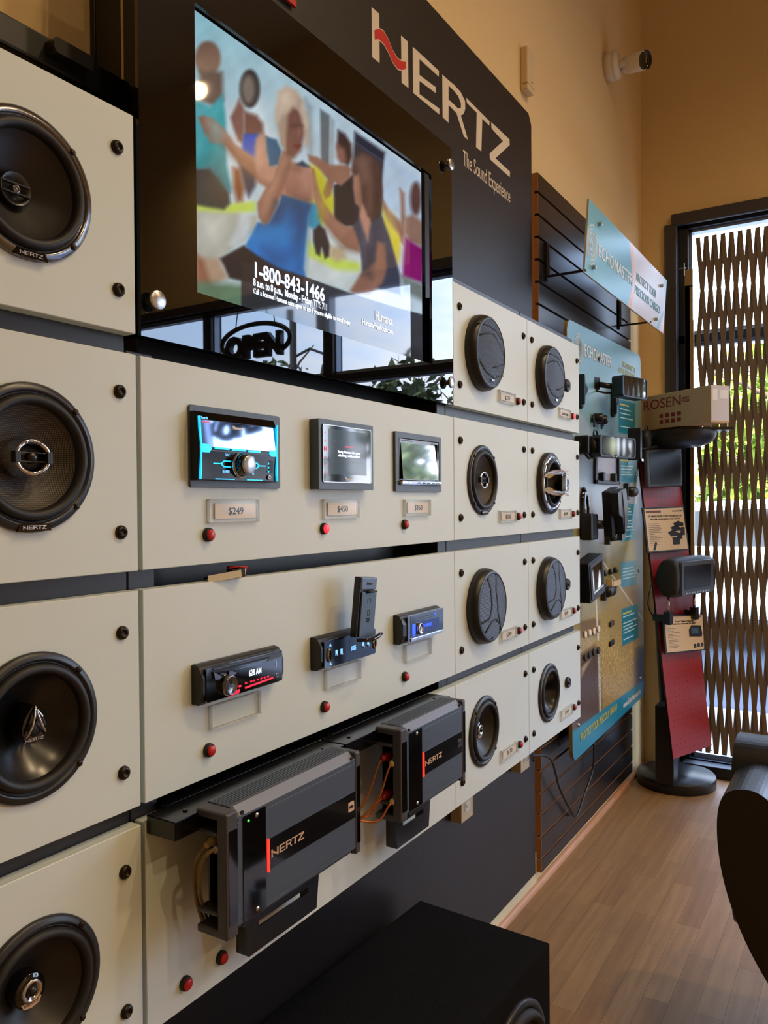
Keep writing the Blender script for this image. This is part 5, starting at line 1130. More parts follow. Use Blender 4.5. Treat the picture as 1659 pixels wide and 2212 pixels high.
c = atY(*P1(703, 893), .8235); swirl(sg, c.x-sx, c.z-sg.location.z, .066, M['white_lab'])
for u, v in ((760, 685), (728, 1122), (1397, 1315), (1365, 1655)):
    c = atY(*P1(u, v), .822); MB().cyl((c.x-sx, c.z-sg.location.z), .007, 0, .014, 14, bev=.001).build('clip', M['silver'], sg)
for px, py, x0_, lab in ((1180, 602, 2.648, 'left'), (1338, 704, 3.562, 'right')):
    t = thing('sign_bracket', 'black arm with a chrome plate hooked into the slat wall, %s one of two' % lab, 'arm', (x0_, ys, H0+.775))
    MB().box(-.006, .006, 0, .006, .0, .142).build('arm', M['plastic_black'], t); MB().box(-.008, .008, -.012, .118, .0, .008).build('back_plate', M['plastic_black'], t, bevel=.001)
    MB().box(.005, .0095, .005, .112, .0085, .0125).build('plate_shine', M['chrome'], t)

# large printed board
bc, bw, bh, ba = (3.222, H0-.128), 1.022, 1.556, math.radians(1.5)
def bwarp(gx, gz):
    dx, dz = gx-bc[0], gz-bc[1]; return bc[0]+dx*math.cos(ba)-dz*math.sin(ba), bc[1]+dx*math.sin(ba)+dz*math.cos(ba)
yb_ = .910
bd = thing('product_board', 'large rounded board printed with sky, road and teal text boxes', 'display board', (bc[0], yb_, bc[1]))
rr_ = [bwarp(x+bc[0], y+bc[1]) for x, y in rrect(-bw/2, bw/2, -bh/2, bh/2, .045, 8)]
MB().prism([(x-bc[0], y-bc[1]) for x, y in rr_], -.013, -.0004).build('board', M['board_edge'], bd)
MB().box(-.505, -.42, .57, .60, -.055, -.0125).build('hanger', M['board_edge'], bd); MB().box(.36, .44, .57, .60, -.055, -.0125).build('hanger', M['board_edge'], bd)
rng = np.random.default_rng(3)
def keep(x, z):
    dx = np.abs(x-bc[0])-(bw/2-.045); dz = np.abs(z-bc[1])-(bh/2-.045); return ~((dx > 0) & (dz > 0) & (dx*dx+dz*dz > .045**2))
def bbg(X, Y):
    stops = [(640, (112, 170, 200)), (820, (122, 178, 200)), (900, (128, 170, 178)), (1000, (150, 168, 186)), (1130, (168, 172, 180)), (1150, (140, 132, 80)), (1240, (134, 122, 66)), (1300, (168, 144, 84)), (1420, (176, 148, 78)), (1560, (150, 118, 62)), (1640, (110, 84, 48))]
    ys_ = [a for a, b in stops]; yy = Y+(X-1300)*-.05
    return np.stack([np.interp(yy, ys_, [b[k] for a, b in stops]) for k in range(3)], 1)
Q2 = lambda pts: [(1200+u/6.636, 660+v/6.636) for u, v in pts]; Q3 = lambda pts: [(1200+u/6.636, 920+v/6.636) for u, v in pts]; Q4 = lambda pts: [(1200+u/6.636, 1180+v/6.636) for u, v in pts]
TE = (26, 132, 158)
box_ = [[(1336.4,862),(1371.8,872.5),(1371.8,940),(1336.4,934)], [(1337,986.3),(1372.5,989.3),(1374,1042.8),(1338.6,1041.3)], [(1341,1087),(1374.8,1088),(1374.8,1164),(1341,1171.6)], [(1341,1215.4),(1376.3,1209.4),(1377,1263),(1342.4,1269)], [(1342.4,1316.4),(1377.8,1303.6),(1379.3,1377.4),(1344,1396)]]
bs = [((158, 172, 184), Q2([(340,1510),(430,1640),(500,1780),(520,1991),(340,1991)]), 2), ((148, 178, 184), Q3([(340,0),(520,0),(520,150),(700,500),(600,1000),(340,1000)]), 10, .5),
 ((176, 182, 200), Q3([(590,480),(870,480),(870,830),(600,830)]), 3), ((176, 180, 196), Q3([(440,1440),(770,1440),(760,1720),(600,1700),(560,1640),(470,1640)]), 4),
 ((96, 88, 56), Q3([(340,1480),(450,1500),(520,1620),(500,1991),(340,1991)]), 6), ((178, 166, 72), Q3([(1000,1650),(1240,1600),(1240,2300),(1080,2300)]), 14, .8), ((86, 84, 66), Q3([(560,1660),(720,1700),(740,1991),(560,1991)]), 8, .7),
 ((70, 66, 46), Q4([(460,0),(560,0),(590,240),(470,240)]), 6, .6), ((112, 104, 60), Q4([(780,40),(1000,0),(1000,260),(800,240)]), 10, .7), ((150, 140, 112), Q4([(730,0),(790,0),(780,330),(735,300)]), 3, .7),
 ((164, 158, 128), Q4([(355,720),(420,760),(700,740),(730,780),(690,920),(560,1010),(355,1080)]), 5, .8), ((122, 96, 58), Q4([(355,1080),(560,1030),(640,1080),(600,1290),(355,1310)]), 3), ((176, 156, 110), Q4([(355,1310),(600,1280),(540,1400),(355,1560)]), 3),
 ((84, 64, 46), Q4([(355,1560),(560,1420),(620,1500),(650,2100),(650,2900),(200,2900)]), 6), ((168, 146, 108), Q4([(370,1740),(520,1600),(400,1830),(370,1880)]), 2),
 ((196, 166, 92), Q4([(760,1350),(900,1400),(1100,1500),(1160,2000),(1000,2500),(760,2000)]), 30, .6), ((34, 28, 32), Q4([(1190,1480),(1290,1440),(1290,2000),(1170,1991),(1160,1700)]), 10), ((120, 84, 48), Q4([(1000,560),(1260,640),(1270,1060),(1120,800)]), 16, .6),
 ((232, 226, 208), Q4([(690,225),(1265,1055),(1255,1065),(680,235)]), .8), ((226, 222, 205), Q4([(568,690),(585,690),(625,1350),(600,1355)]), .8), ((186, 186, 160), Q4([(605,1530),(640,1530),(665,2800),(640,2800)]), .8),
 (TE, [(1225, 1589), (1400, 1462), (1400, 1560), (1225, 1660)], .8)]+[(TE, b, .6) for b in box_]
def grain(X, Y, col):
    g = rng.normal(0, 1, len(X))[:, None]; road = np.clip((Y-1290)/120, 0, 1)[:, None]*(1-np.clip((Y+(X-1235)*.73-1575)/6, 0, 1))[:, None]
    isT = (np.abs(col-np.array(TE)).sum(1) < 30)[:, None]
    return col*(1+g*.13*road*(~isT))
picture('board_print', bc[0]-bw/2, bc[0]+bw/2, bc[1]-bh/2, bc[1]+bh/2, yb_, 170, 300, bs, bbg, attr_mat('board_print', rough=.3), bd, post=grain, warp=bwarp, keep=keep)
edge_text('maker_lettering', 'ECHOMASTER', (1261.5, 768), (1320.5, 792), .062, M['white_lab'], bd, yb_, bold=.0003).rotation_euler = (0, 0, .012)
edge_text('slogan', 'PROTECT YOUR PRECIOUS CARGO', (1253.5, 1602), (1332, 1549), .040, M['yellow_print'], bd, yb_, bold=.0004).rotation_euler = (0, 0, .02)
edge_text('web_address', 'www.EchoMaster.com', (1345.5, 1531), (1383, 1501), .036, M['white_lab'], bd, yb_, bold=.0004).rotation_euler = (0, 0, .02)
edge_text('heading', 'PRODUCTS', (1343.5, 792), (1371.5, 805), .035, M['yellow_print'], bd, yb_); edge_text('heading', 'OVERVIEW', (1336, 804), (1371.5, 822), .035, M['yellow_print'], bd, yb_)
c = atY(1251.5, 755, yb_); swirl(bd, c.x-bc[0]-.01, c.z-bc[1], .055, M['white_lab'], kx=1.0)
lm = MB(); ym = MB()
for bi, b in enumerate(box_):
    A, B, C2, D = [atY(*p, yb_) for p in b]; wv = B-A; hv = D-A; n = (6, 7, 10, 6, 9)[bi]
    for k in range(n):
        if (bi*3+k) % 5 == 4: continue
        v = .14+.8*k/n; l = random.uniform(.55, .86) if k else .5
        p0 = A+hv*v+wv*.08; p1 = A+hv*v+wv*(.08+l); (ym if k == 0 else lm).band([(p0.x-bc[0], p0.z-bc[1]), (p1.x-bc[0], p1.z-bc[1])], .0045 if k else .007, .0004, .0011)
lm.build('text_lines', M['pale_print'], bd); ym.build('text_headings', M['yellow_print'], bd)
for px, py in ((1375.8, 1026), (1379.2, 1233.5), (1383, 1465), (1249, 1566)):
    c = atY(px, py, yb_); MB().lathe([(.007, 0), (.006, .004), (.0001, .006)], 14, (c.x-bc[0], c.z-bc[1])).build('board_screw', M['silver'], bd)

# gadgets on the board
YG = yb_+.0
def gthing(name, label, cat, px, py, y=None, rot=None):
    p = atY(px, py, y if y is not None else yb_-.002); return thing(name, label, cat, (p.x, yb_-.0012, p.z), rot or WALLROT, 'camera gadgets on the printed board')
def bx(t, name, m, x0, x1, y0, y1, z0, z1, b=.002): return MB().box(x0, x1, y0, y1, z0, z1).build(name, M[m], t, bevel=b)
# mirror monitor 1
def mirror_unit(label, fx0, fy0, fx1, fy1, yf, dep, tilt=0.0, scr='mirror_dark'):
    a, b = atY(fx0, (fy0+fy1)/2, yf), atY(fx1, (fy0+fy1)/2, yf); cx_ = (fx0+fx1)/2; c0, c1 = atY(cx_, fy0, yf), atY(cx_, fy1, yf); w, h = (b.x-a.x)/2*.8, (c0.z-c1.z)/2
    t = thing('mirror_monitor', label, 'mirror', ((a.x+b.x)/2, yf, (c0.z+c1.z)/2), (PI/2, 0, tilt))
    MB().rbox(-w, w, -h, h, -dep, -.002, h*.35).build('housing', M['plastic_black'], t, bevel=.006, seg=3)
    o_ = rrect(-w, w, -h, h, h*.35); i_ = rrect(-w*.93, w*.93, -h*.88, h*.92, h*.3); n = len(o_)
    MB().add([(*p, -.004) for p in o_]+[(*p, .002) for p in o_]+[(*p, .002) for p in i_], [(k*n+i, k*n+(i+1) % n, (k+1)*n+(i+1) % n, (k+1)*n+i) for k in range(2) for i in range(n)]).build('bezel', M['frame_grey'], t)
    MB().rbox(-w*.94, w*.94, -h*.89, h*.93, -.001, .0005, h*.28).build('glass', M[scr], t)
    return t, w, h
t, w, h = mirror_unit('mirror monitor in a deep black housing showing a yellow reflection, top of the printed board', 1354, 814, 1388, 860, .79, .045, -.25)
MB().tube([(-w*.5, .0, -.04), (-w*.9, .005, -.06), (-w*1.25, .01, -.085)], .011, 10).build('arm', M['plastic_black'], t)
MB().tube([(-w*.2, -.02, -.04), (-w*1.1, -.022, -.07), (-w*1.5, -.012, -.10)], .004, 8).build('cable', M['plastic_black'], t)
bx(t, 'mount', 'plastic_black', -w*2.35, -w*1.15, -.010, .038, -.119, -.085, .004)
t, w, h = mirror_unit('wide mirror monitor with a silver rim in the middle of the printed board', 1306, 943, 1362, 988, .80, .045, -.2, 'gloss_black')
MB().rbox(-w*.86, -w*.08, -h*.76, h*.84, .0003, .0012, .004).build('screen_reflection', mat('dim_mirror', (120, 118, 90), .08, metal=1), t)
for i in range(5): MB().rbox(-w*.4+i*.011, -w*.4+i*.011+.008, -h*.985, -h*.90, .0015, .0032, .001).build('key', M['offwhite' if i % 2 else 'plastic_black'], t)
MB().tube([(-w*.7, 0, -.04), (-w*1.25, .0, -.06), (-w*1.6, .0, -.07)], .012, 10).build('arm', M['plastic_black'], t); MB().tube([(w*.7, 0, -.04), (w*1.15, .0, -.05), (w*1.5, .01, -.07)], .010, 10).build('arm', M['plastic_black'], t)
# cable bundles left and right of it
for (px, py, lab) in ((1267, 960, 'black mount with a coiled strap left of the wide mirror monitor'), (1381, 945, 'black clamp with a coiled strap right of the wide mirror monitor')):
    t = gthing('mirror_mount', lab, 'mount', px, py, .88)
    bx(t, 'clamp', 'plastic_black', -.045, .02, -.035, .03, 0, .05, .006); MB().lathe([(.034, .045), (.04, .055), (.032, .07), (.02, .072), (.0001, .07)], 24, (.02, -.005)).build('knuckle', M['rubber'], t)
    MB().tube([(.02+.022*math.cos(a), .035+.016*math.sin(a), .055) for a in [i*PI/8 for i in range(17)]], .0035, 8).build('strap', M['plastic_black'], t); MB().tube([(-.03, -.03, .03), (-.01, -.05, .04), (.03, -.045, .05)], .005, 8).build('strap', M['plastic_black'], t)
p = atY(1385, 955, .80); pm = bpy.data.objects.new('side_mirror', None); C.objects.link(pm); pm.parent = t; pm.location = (p.x-t.location.x, p.z-t.location.z, t.location.y-.80)
MB().rbox(-.012, .012, -.072, .058, -.05, .0, .008).build('housing', M['plastic_black'], pm, bevel=.003); MB().box(-.013, .03, -.076, -.068, -.01, .004).build('mirror_edge', M['mirror_dark'], pm)
# hooks and knobs
for px, py, lab in ((1261, 842, 'left'), (1330, 866, 'right')):
    t = gthing('mount_bracket', 'black three-lobed plastic bracket near the top of the printed board, %s one' % lab, 'bracket', px, py, .895)
    MB().prism([(-.02, -.055), (-.008, -.055), (-.002, -.02), (.022, -.008), (.024, .010), (-.002, .022), (-.008, .055), (-.02, .055)], 0, .022).build('bracket', M['plastic_black'], t, bevel=.003)
for px, py, lab in ((1257, 875, 'left'), (1327, 894, 'right')):
    t = gthing('round_camera', 'small round black camera on the printed board under a three-lobed bracket, %s one' % lab, 'camera', px, py, .90)
    MB().lathe([(.014, 0), (.014, .008), (.011, .012), (.006, .013), (.0001, .011)], 24).build('camera_body', M['plastic_black'], t)
t = gthing('bracket_camera', 'tiny twin camera on two thin metal legs under the top mirror monitor', 'camera', 1297, 908, .89)
for x, y in ((-.06, .0), (.035, -.012)): MB().tube([(x, .016, .01), (x+.004, -.03, .012)], .004, 8).build('leg', M['frame_grey'], t)
for x, y in ((-.035, .006), (.022, .004)): MB().lathe([(.0001, -.02), (.016, -.018), (.018, .012), (.015, .018), (.0001, .016)], 20, T=Matrix.Translation((x, y, .02)) @ Matrix.Rotation(.5, 4, 'Y')).build('camera_body', M['plastic_black'], t)
MB().tube([(-.05, .02, .015), (0, .0, .02), (.04, .018, .015), (.055, -.018, .012)], .005, 8).build('yoke', M['plastic_black'], t)
# licence plate frame
A, B = atY(1284, 948, .905), atY(1337, 1048, .905); t = thing('plate_holder', 'black licence plate frame hanging below the wide mirror monitor', 'frame', ((A.x+B.x)/2, .9085, (A.z+B.z)/2)); w, h = (B.x-A.x)/2, (A.z-B.z)/2
g = MB(); g.box(-w, -w+.018, -h, h, 0, .010); g.box(w-.018, w, -h, h, 0, .010); g.box(-w, w, -h, -h+.016, 0, .010); g.box(-w, w, h-.016, h, 0, .010); g.build('frame', M['plastic_black'], t, bevel=.002)
for x in (-w*.55, w*.42): bx(t, 'sensor', 'plastic_black', x-.012, x+.012, -h+.012, -h+.045, 0, .02, .003)
# small cameras
def small_cam(label, px, py, s=1.0, y=.885):
    t = gthing('small_camera', label, 'camera', px, py, y); bx(t, 'mount', 'plastic_black', -.04*s, -.022*s, -.028*s, .028*s, 0, .02, .003)
    MB().lathe([(.0001, -.02), (.016*s, -.02), (.018*s, .0), (.018*s, .04*s), (.015*s, .045*s), (.0001, .043*s)], 20, T=Matrix.Translation((-.015*s, 0, .02)) @ Matrix.Rotation(PI/2, 4, 'Y')).build('camera_body', M['plastic_black'], t); return t
small_cam('small barrel camera to the right below the plate frame', 1366, 1062, 1.25); small_cam('small barrel camera under the hooded monitor', 1326, 1159, 1.1); small_cam('small barrel camera below the cream bracket', 1318, 1278, 1.15)
# suction mount with hooded monitor
t = gthing('suction_mount', 'black suction cup mount left of the hooded monitor', 'mount', 1276, 1098, .88)
MB().lathe([(.04, 0), (.042, .006), (.03, .016), (.012, .022), (.0001, .023)], 32, sy=1.9).build('suction_cup', M['gloss_black'], t); bx(t, 'foot', 'plastic_black', -.04, .045, -.115, -.02, 0, .045, .008)
MB().tube([(.03, -.06, .035), (.07, -.058, .05), (.10, -.05, .06)], [.016, .012, .008], 10).build('ball_arm', M['plastic_black'], t)
p = atY(1330, 1106, .82); t = thing('hooded_monitor', 'square black monitor with a folded sun hood on the printed board', 'monitor', (p.x, .82, p.z), (PI/2, -.18, .0))
MB().rbox(-.060, .060, -.085, .085, -.03, .0, .006).build('housing', M['plastic_black'], t, bevel=.003)
MB().prism([(-.055, .080), (.0, .084), (.058, .078), (.072, .01), (.055, -.06), (.0, -.085), (-.01, -.02), (-.055, .0)], .0, .028).build('sun_hood', M['frame_blk'], t, bevel=.002); MB().prism([(-.004, -.082), (.05, -.088), (.046, -.108), (-.008, -.106)], .002, .02).build('keys', M['frame_grey'], t)
MB().tube([(-.004, .078, .029), (.006, .0, .03), (.0, -.08, .029)], .0016, 6).build('hood_fold', M['frame_grey'], t)
c0, c1 = atY(1261, 1135, .905), atY(1316, 1135, .86)
cable_thing('monitor_cable', 'short black cable running from the printed board to the hooded monitor', 'cable', [c0, (c0.x+.06, .89, c0.z-.01), (c0.x+.16, .87, c0.z-.012), c1], .0045, M['plastic_black'])
# portrait monitor
a, b = atY(1273, 1212, .825), atY(1305, 1283, .825)
t = thing('small_monitor', 'deep black monitor with a small pale screen at the left of the printed board', 'monitor', ((a.x+b.x)/2, .825, (a.z+b.z)/2), (PI/2, -.16, 0)); w, h = (b.x-a.x)/2, (a.z-b.z)/2+.006
MB().rbox(-w, w, -h, h, -.05, 0, .008).build('housing', M['plastic_black'], t, bevel=.003); MB().rbox(-w*.88, w*.88, -h*.9, h*.9, 0, .003, .006).build('bezel', M['frame_grey'], t, bevel=.001)
MB().box(-w*.66, w*.66, -h*.5, h*.72, .0025, .0036).build('screen', M['mirror_dark'], t); MB().box(-w*.7, w*.7, -h*.62, -h*.54, .003, .004).build('lower_line', M['chrome'], t); MB().box(-.02, .02, -.02, .02, -.085, -.05).build('foot', M['plastic_black'], t)
for k in range(4): MB().cyl((-w*.45+k*w*.3, -h*.76), .0022, .003, .0045, 10).build('key', M['plastic_black'], t)
for k, (px, py) in enumerate(((1308, 1238.5), (1320.5, 1235), (1331.5, 1231.5))):
    t = gthing('round_camera', 'tiny round black camera beside the small monitor, %s of three in a row' % ('left', 'middle', 'right')[k], 'camera', px, py, .90); MB().lathe([(.012, 0), (.012, .010), (.008, .014), (.0001, .013)], 20).build('camera_body', M['plastic_black'], t)
p = atY(1327, 1263, .87); t = gthing('angle_bracket', 'cream angle bracket with a small black camera, right of the small monitor', 'bracket', 1325, 1266, .89)
bx(t, 'plate', 'cream_plastic', -.022, -.012, -.04, .03, 0, .02, .001); bx(t, 'arm', 'cream_plastic', -.014, .095, -.002, .018, .012, .024, .001)
MB().cyl((.03, -.002), .016, -.0, .02, 18).build('camera_body', M['plastic_black'], t)
for k in range(4):
    px, py = 1265.3+k*9.5, 1368.5-k*4.0+.0
    py = (1371, 1367, 1363.5, 1359)[k]
    t = gthing('parking_sensor', 'round white parking sensor, number %s from the left in the white row' % ('one', 'two', 'three', 'four')[k], 'sensor', px, py, .905); MB().lathe([(.0135, 0), (.0135, .004), (.011, .006), (.007, .0045), (.0001, .005)], 24).build('sensor_body', M['offwhite'], t)
    py = (1420, 1415, 1409.5, 1405)[k]
    t = gthing('parking_sensor', 'round black parking sensor, number %s from the left in the black row' % ('one', 'two', 'three', 'four')[k], 'sensor', px, py, .905); MB().lathe([(.0135, 0), (.0135, .004), (.011, .006), (.007, .0045), (.0001, .005)], 24).build('sensor_body', M['rubber'], t)
for k, (py, pz) in enumerate(((1347, 0), (1389, 0))):
    t = gthing('flush_camera', 'flat dark camera strip beside the teal text box, %s one' % ('upper', 'lower')[k], 'camera', 1321.5, py, .905); MB().box(-.026, .026, -.010, .010, 0, .008, Matrix.Rotation(.06, 4, 'Z')).build('camera_strip', mat('strip_brown', (70, 52, 44), .4) if k == 0 else M['plastic_black'], t, bevel=.001)
# power cord under the board
pA = atY(1152, 1632, .94); pB = atY(1245, 1763, .955); pC = atY(1283, 1605, .94)
cable_thing('power_cable', 'black power cord drooping in front of the lower slats', 'cord', [pA+Vector((-.05, -.02, 0)), pA, atY(1190, 1640, .935), atY(1208, 1700, .945), atY(1228, 1742, .95), pB, atY(1263, 1715, .95), atY(1281, 1660, .945), pC], .004, M['plastic_black'])
cable_thing('power_cable', 'short dark cord with a plug behind the printed board', 'cord', [atY(1221, 1582, .95), atY(1213, 1600, .95), atY(1209, 1609, .95)], .004, M['plastic_black'])
# ------------------------------------------------------------------ demo stand with red pegboard
Bc = Vector((3.868, .795, 0))
st = thing('demo_stand', 'floor stand with a leaning red pegboard panel, black round base and top shelf', 'display stand', Bc, (0, 0, 0))
MB().lathe([(.0001, 0), (.172, 0), (.175, .004), (.175, .044), (.171, .05), (.0001, .05)], 64).build('base', M['plastic_black'], st)
ang = math.radians(110.5); hD = Vector((math.sin(ang), math.cos(ang), 0)); lean = math.radians(7.2)
nH = Vector((-abs(hD.y), -hD.x, 0)).normalized()          # horizontal, towards the room
up = Vector((0, 0, 1))*math.cos(lean)-nH*math.sin(lean); nrm = hD.cross(up).normalized()
if nrm.dot(nH) < 0: nrm = -nrm
BL = atY(1454.6, 1640, .750)
def hit(px, py, off=0.0, P0=None, n=None):
    n = n or nrm; P0 = (P0 or BL)+n*off; d = ray(px, py); o = Vector((0, 0, H0)); return o+d*((P0-o).dot(n)/d.dot(n))
BR = hit(1537.5, 1612.7); W_ = (BR-BL).dot(hD); HT_ = (atX(1535.5, 912, 3.55).z-.02-BL.z)/math.cos(math.radians(7.2))
FM = Matrix(((hD.x, up.x, nrm.x, BL.x-Bc.x), (hD.y, up.y, nrm.y, BL.y-Bc.y), (hD.z, up.z, nrm.z, BL.z-Bc.z), (0, 0, 0, 1)))
if FM.to_3x3().determinant() < 0: print('!! stand frame left handed')
def loc2(p): q = p-BL; return (q.dot(hD), q.dot(up))
pb_ = MB().box(0, W_, 0, HT_, -.0012, 0, FM).build('red_panel', M['red_board'], st)
MB().box(-.0, W_, .0, HT_, -.010, -.0016, FM).build('panel_back', M['plastic_black'], st)
hl = MB()
for i in range(8):
    for j in range(57):
        x, y = W_*(.11+.112*i), .03+.0255*j
        if y < HT_-.05: hl.lathe([(.0024, .0004), (.0001, .0004)], 8, (x, y), T=FM)
h_ = hl.build('peg_holes', M['deep_black'], st); h_['kind'] = 'stuff'
# black side post behind the panel
p0_, p1_ = atY(1443, 1672, .835)-Bc, atY(1404, 1010, .925)-Bc; p0_.z = .05
MB().tube([p0_, p1_], .021, 8).build('side_post', M['plastic_black'], st)
pc = BL+hD*W_*.42-Bc; 
MB().box(pc.x-.045, pc.x+.045, -.03, .05, .05, .40).build('column', M['plastic_black'], st, bevel=.004)
r0 = MB().tube([(.10, -.05, .12), (.12, -.10, .16), (.16, -.13, .13)], .003, 8).build('red_wire', M['red_print'], st)
# shelf
zs = atX(1535.5, 912, 3.55).z-.001
sh = hit(1470, 921, .10); d1 = Vector((.74, -.67, 0)); d2 = Vector((.70, .71, 0))
sc = atZ(1470, 922, zs); 
def shelf_pt(px, py): 
    p = atZ(px, py, zs); return p
wS = .40; A = sc; q1 = Vector((math.sin(math.radians(128)), math.cos(math.radians(128)), 0)); q2 = Vector((-q1.y, q1.x, 0))
pts = [A, atZ(1585, 922, zs), Vector((3.965, .60, zs)), Vector((3.965, .90, zs)), A+Vector((.88, .48, 0)).normalized()*.30]
pts = [Vector((min(p.x, XW-.006), min(p.y, YW-.01), p.z)) for p in pts]
MB().prism([(p.x-Bc.x, p.y-Bc.y) for p in pts], zs-.012, zs).build('shelf', M['plastic_black'], st)
# cardboard box
nb = math.radians(37); dB = Vector((-math.sin(nb), -math.cos(nb), 0)); dS = Vector((math.cos(nb), -math.sin(nb), 0))   # long face runs along dB
bb = atZ(1535.5, 912, zs+.001); 
topz = None
L1 = .40
def boxpt(px, py, P0, n):
    d = ray(px, py); o = Vector((0, 0, H0)); return o+d*((P0-o).dot(n)/d.dot(n))
far = boxpt(1383, 938, bb, dS); L1 = (far-bb).dot(-dB); tp = boxpt(1525, 833, bb, dS); hB = tp.z-bb.z
sd = boxpt(1567, 918, bb, dB); L2 = (sd-bb).dot(dS)
L1 = min(L1, (YW-.012-bb.y)/(-dB.y)); L2 = max(.1, min(L2, .3, (XW-.01-bb.x-L1*max(0, -dB.x))/dS.x if dS.x > 0 else .3))
print('box', bb, L1, L2, hB, 'shelf', [tuple(round(v, 3) for v in p) for p in pts])
t = thing('cardboard_box', 'brown cardboard box with red lettering and a clear taped end on top of the stand', 'box', bb, (0, 0, 0))
XB_ = Matrix(((-dB.x, 0, dS.x, 0), (-dB.y, 0, dS.y, 0), (0, 1, 0, 0), (0, 0, 0, 1)))
MB().box(0, L1, 0, hB, 0, L2, XB_).build('carton', M['cardboard'], t, bevel=.0015)
# outer face of the long side is at local z=0 facing -dS ; text frame: x towards dB
TF = Matrix(((dB.x, 0, -dS.x, -dB.x*L1), (dB.y, 0, -dS.y, -dB.y*L1), (0, 1, 0, 0), (0, 0, 0, 1)))
e = TF.to_euler()
def btext(s, x, y, size, m, xs=1, name='lettering'):
    o = text(name, s, size, m, t, (0, 0, 0), xs, 'LEFT', .0003); o.matrix_local = TF @ Matrix.Translation((x, y, .0006)); return o
btext('ROSEN', .018*L1/.4, hB*.60, .062, M['maroon'], 1.0)
wb = [o for o in t.children if o.name.startswith('lettering')][0]; w_ = max(v.co.x for v in wb.data.vertices); wb.data.transform(Matrix.Diagonal((L1*.56/w_, 1, 1, 1)))
g = MB()
for r in range(2):
    for k in range(4): g.box(L1*(.30+.085*k), L1*(.30+.085*k+.05), hB*(.14+.17*r), hB*(.14+.17*r+.11), 0, .0008, TF)
g.build('icons', M['maroon'], t); g = MB()
for k in range(4): g.box(L1*.62, L1*.72, hB*(.66+.04*k), hB*(.66+.04*k+.02), 0, .0008, TF)
g.build('trade_mark', M['maroon'], t)
g = MB()
EF = Matrix(((dS.x, 0, dB.x, 0), (dS.y, 0, dB.y, 0), (0, 1, 0, 0), (0, 0, 0, 1)))
MB().box(.003, L2-.003, hB*.05, hB*.99, 0, .0008, EF).build('clear_tape', mat('tape', (215, 215, 225), .12, coat=.5), t)
g.box(L2*.1, L2*.35, hB*.6, hB*.9, .0008, .0012, EF); g.box(L2*.5, L2*.9, hB*.65, hB*.88, .0008, .0012, EF); g.build('shipping_label', M['white_lab'], t)
# flip-down monitor under the shelf
ctr = Vector((3.80, .765, 0)); fz = zs-.013
t = thing('flip_down_monitor', 'black flip-down ceiling monitor fixed under the shelf of the stand, screen hanging down', 'monitor', (ctr.x, ctr.y, fz), (0, 0, 0))
R90 = Matrix(((q1.x, q2.x, 0, 0), (q1.y, q2.y, 0, 0), (0, 0, 1, 0), (0, 0, 0, 1)))
el = ellipse(0, .0, .165, .155, 40)
vs = []; fs = []; n = 40
for k, (s_, z_) in enumerate(((1, 0), (1.0, -.018), (.96, -.034), (.85, -.052), (.6, -.066), (.3, -.072), (.02, -.074))):
    vs += [(x*s_, y*s_, z_) for x, y in el]
for k in range(6):
    for i in range(n): j = (i+1) % n; fs.append((k*n+i, (k+1)*n+i, (k+1)*n+j, k*n+j))
MB().add(vs, fs, True, R90).build('console', M['plastic_black'], t)
base_ = hit(1436, 1015, .055)
c_ = [hit(*p, .055)-t.location for p in ((1396, 972), (1473, 966), (1475, 1050), (1401, 1053))]
def slab(name, cs, th, m, par, off=0, bevel=.003, n_=None):
    n_ = n_ or nrm; a = [c+n_*off for c in cs]; b = [c-n_*th for c in a]
    mb = MB().add([tuple(v) for v in a]+[tuple(v) for v in b], [(0, 3, 2, 1), (4, 5, 6, 7), (0, 1, 5, 4), (1, 2, 6, 5), (2, 3, 7, 6), (3, 0, 4, 7)])
    return mb.build(name, m, par, bevel=bevel)
slab('screen_housing', c_, .018, M['plastic_sat'], t, bevel=.006)
cm_ = sum(c_, Vector())/4; slab('screen', [cm_+(c-cm_)*.86 for c in c_], .002, M['dull_screen'], t, .001, 0)
MB().tube([c_[0]+Vector((.03, .03, .0)), (c_[0]+c_[1])/2+Vector((.0, .03, .02)), c_[1]+Vector((0, .02, 0))], .016, 10).build('hinge', M['plastic_black'], t)
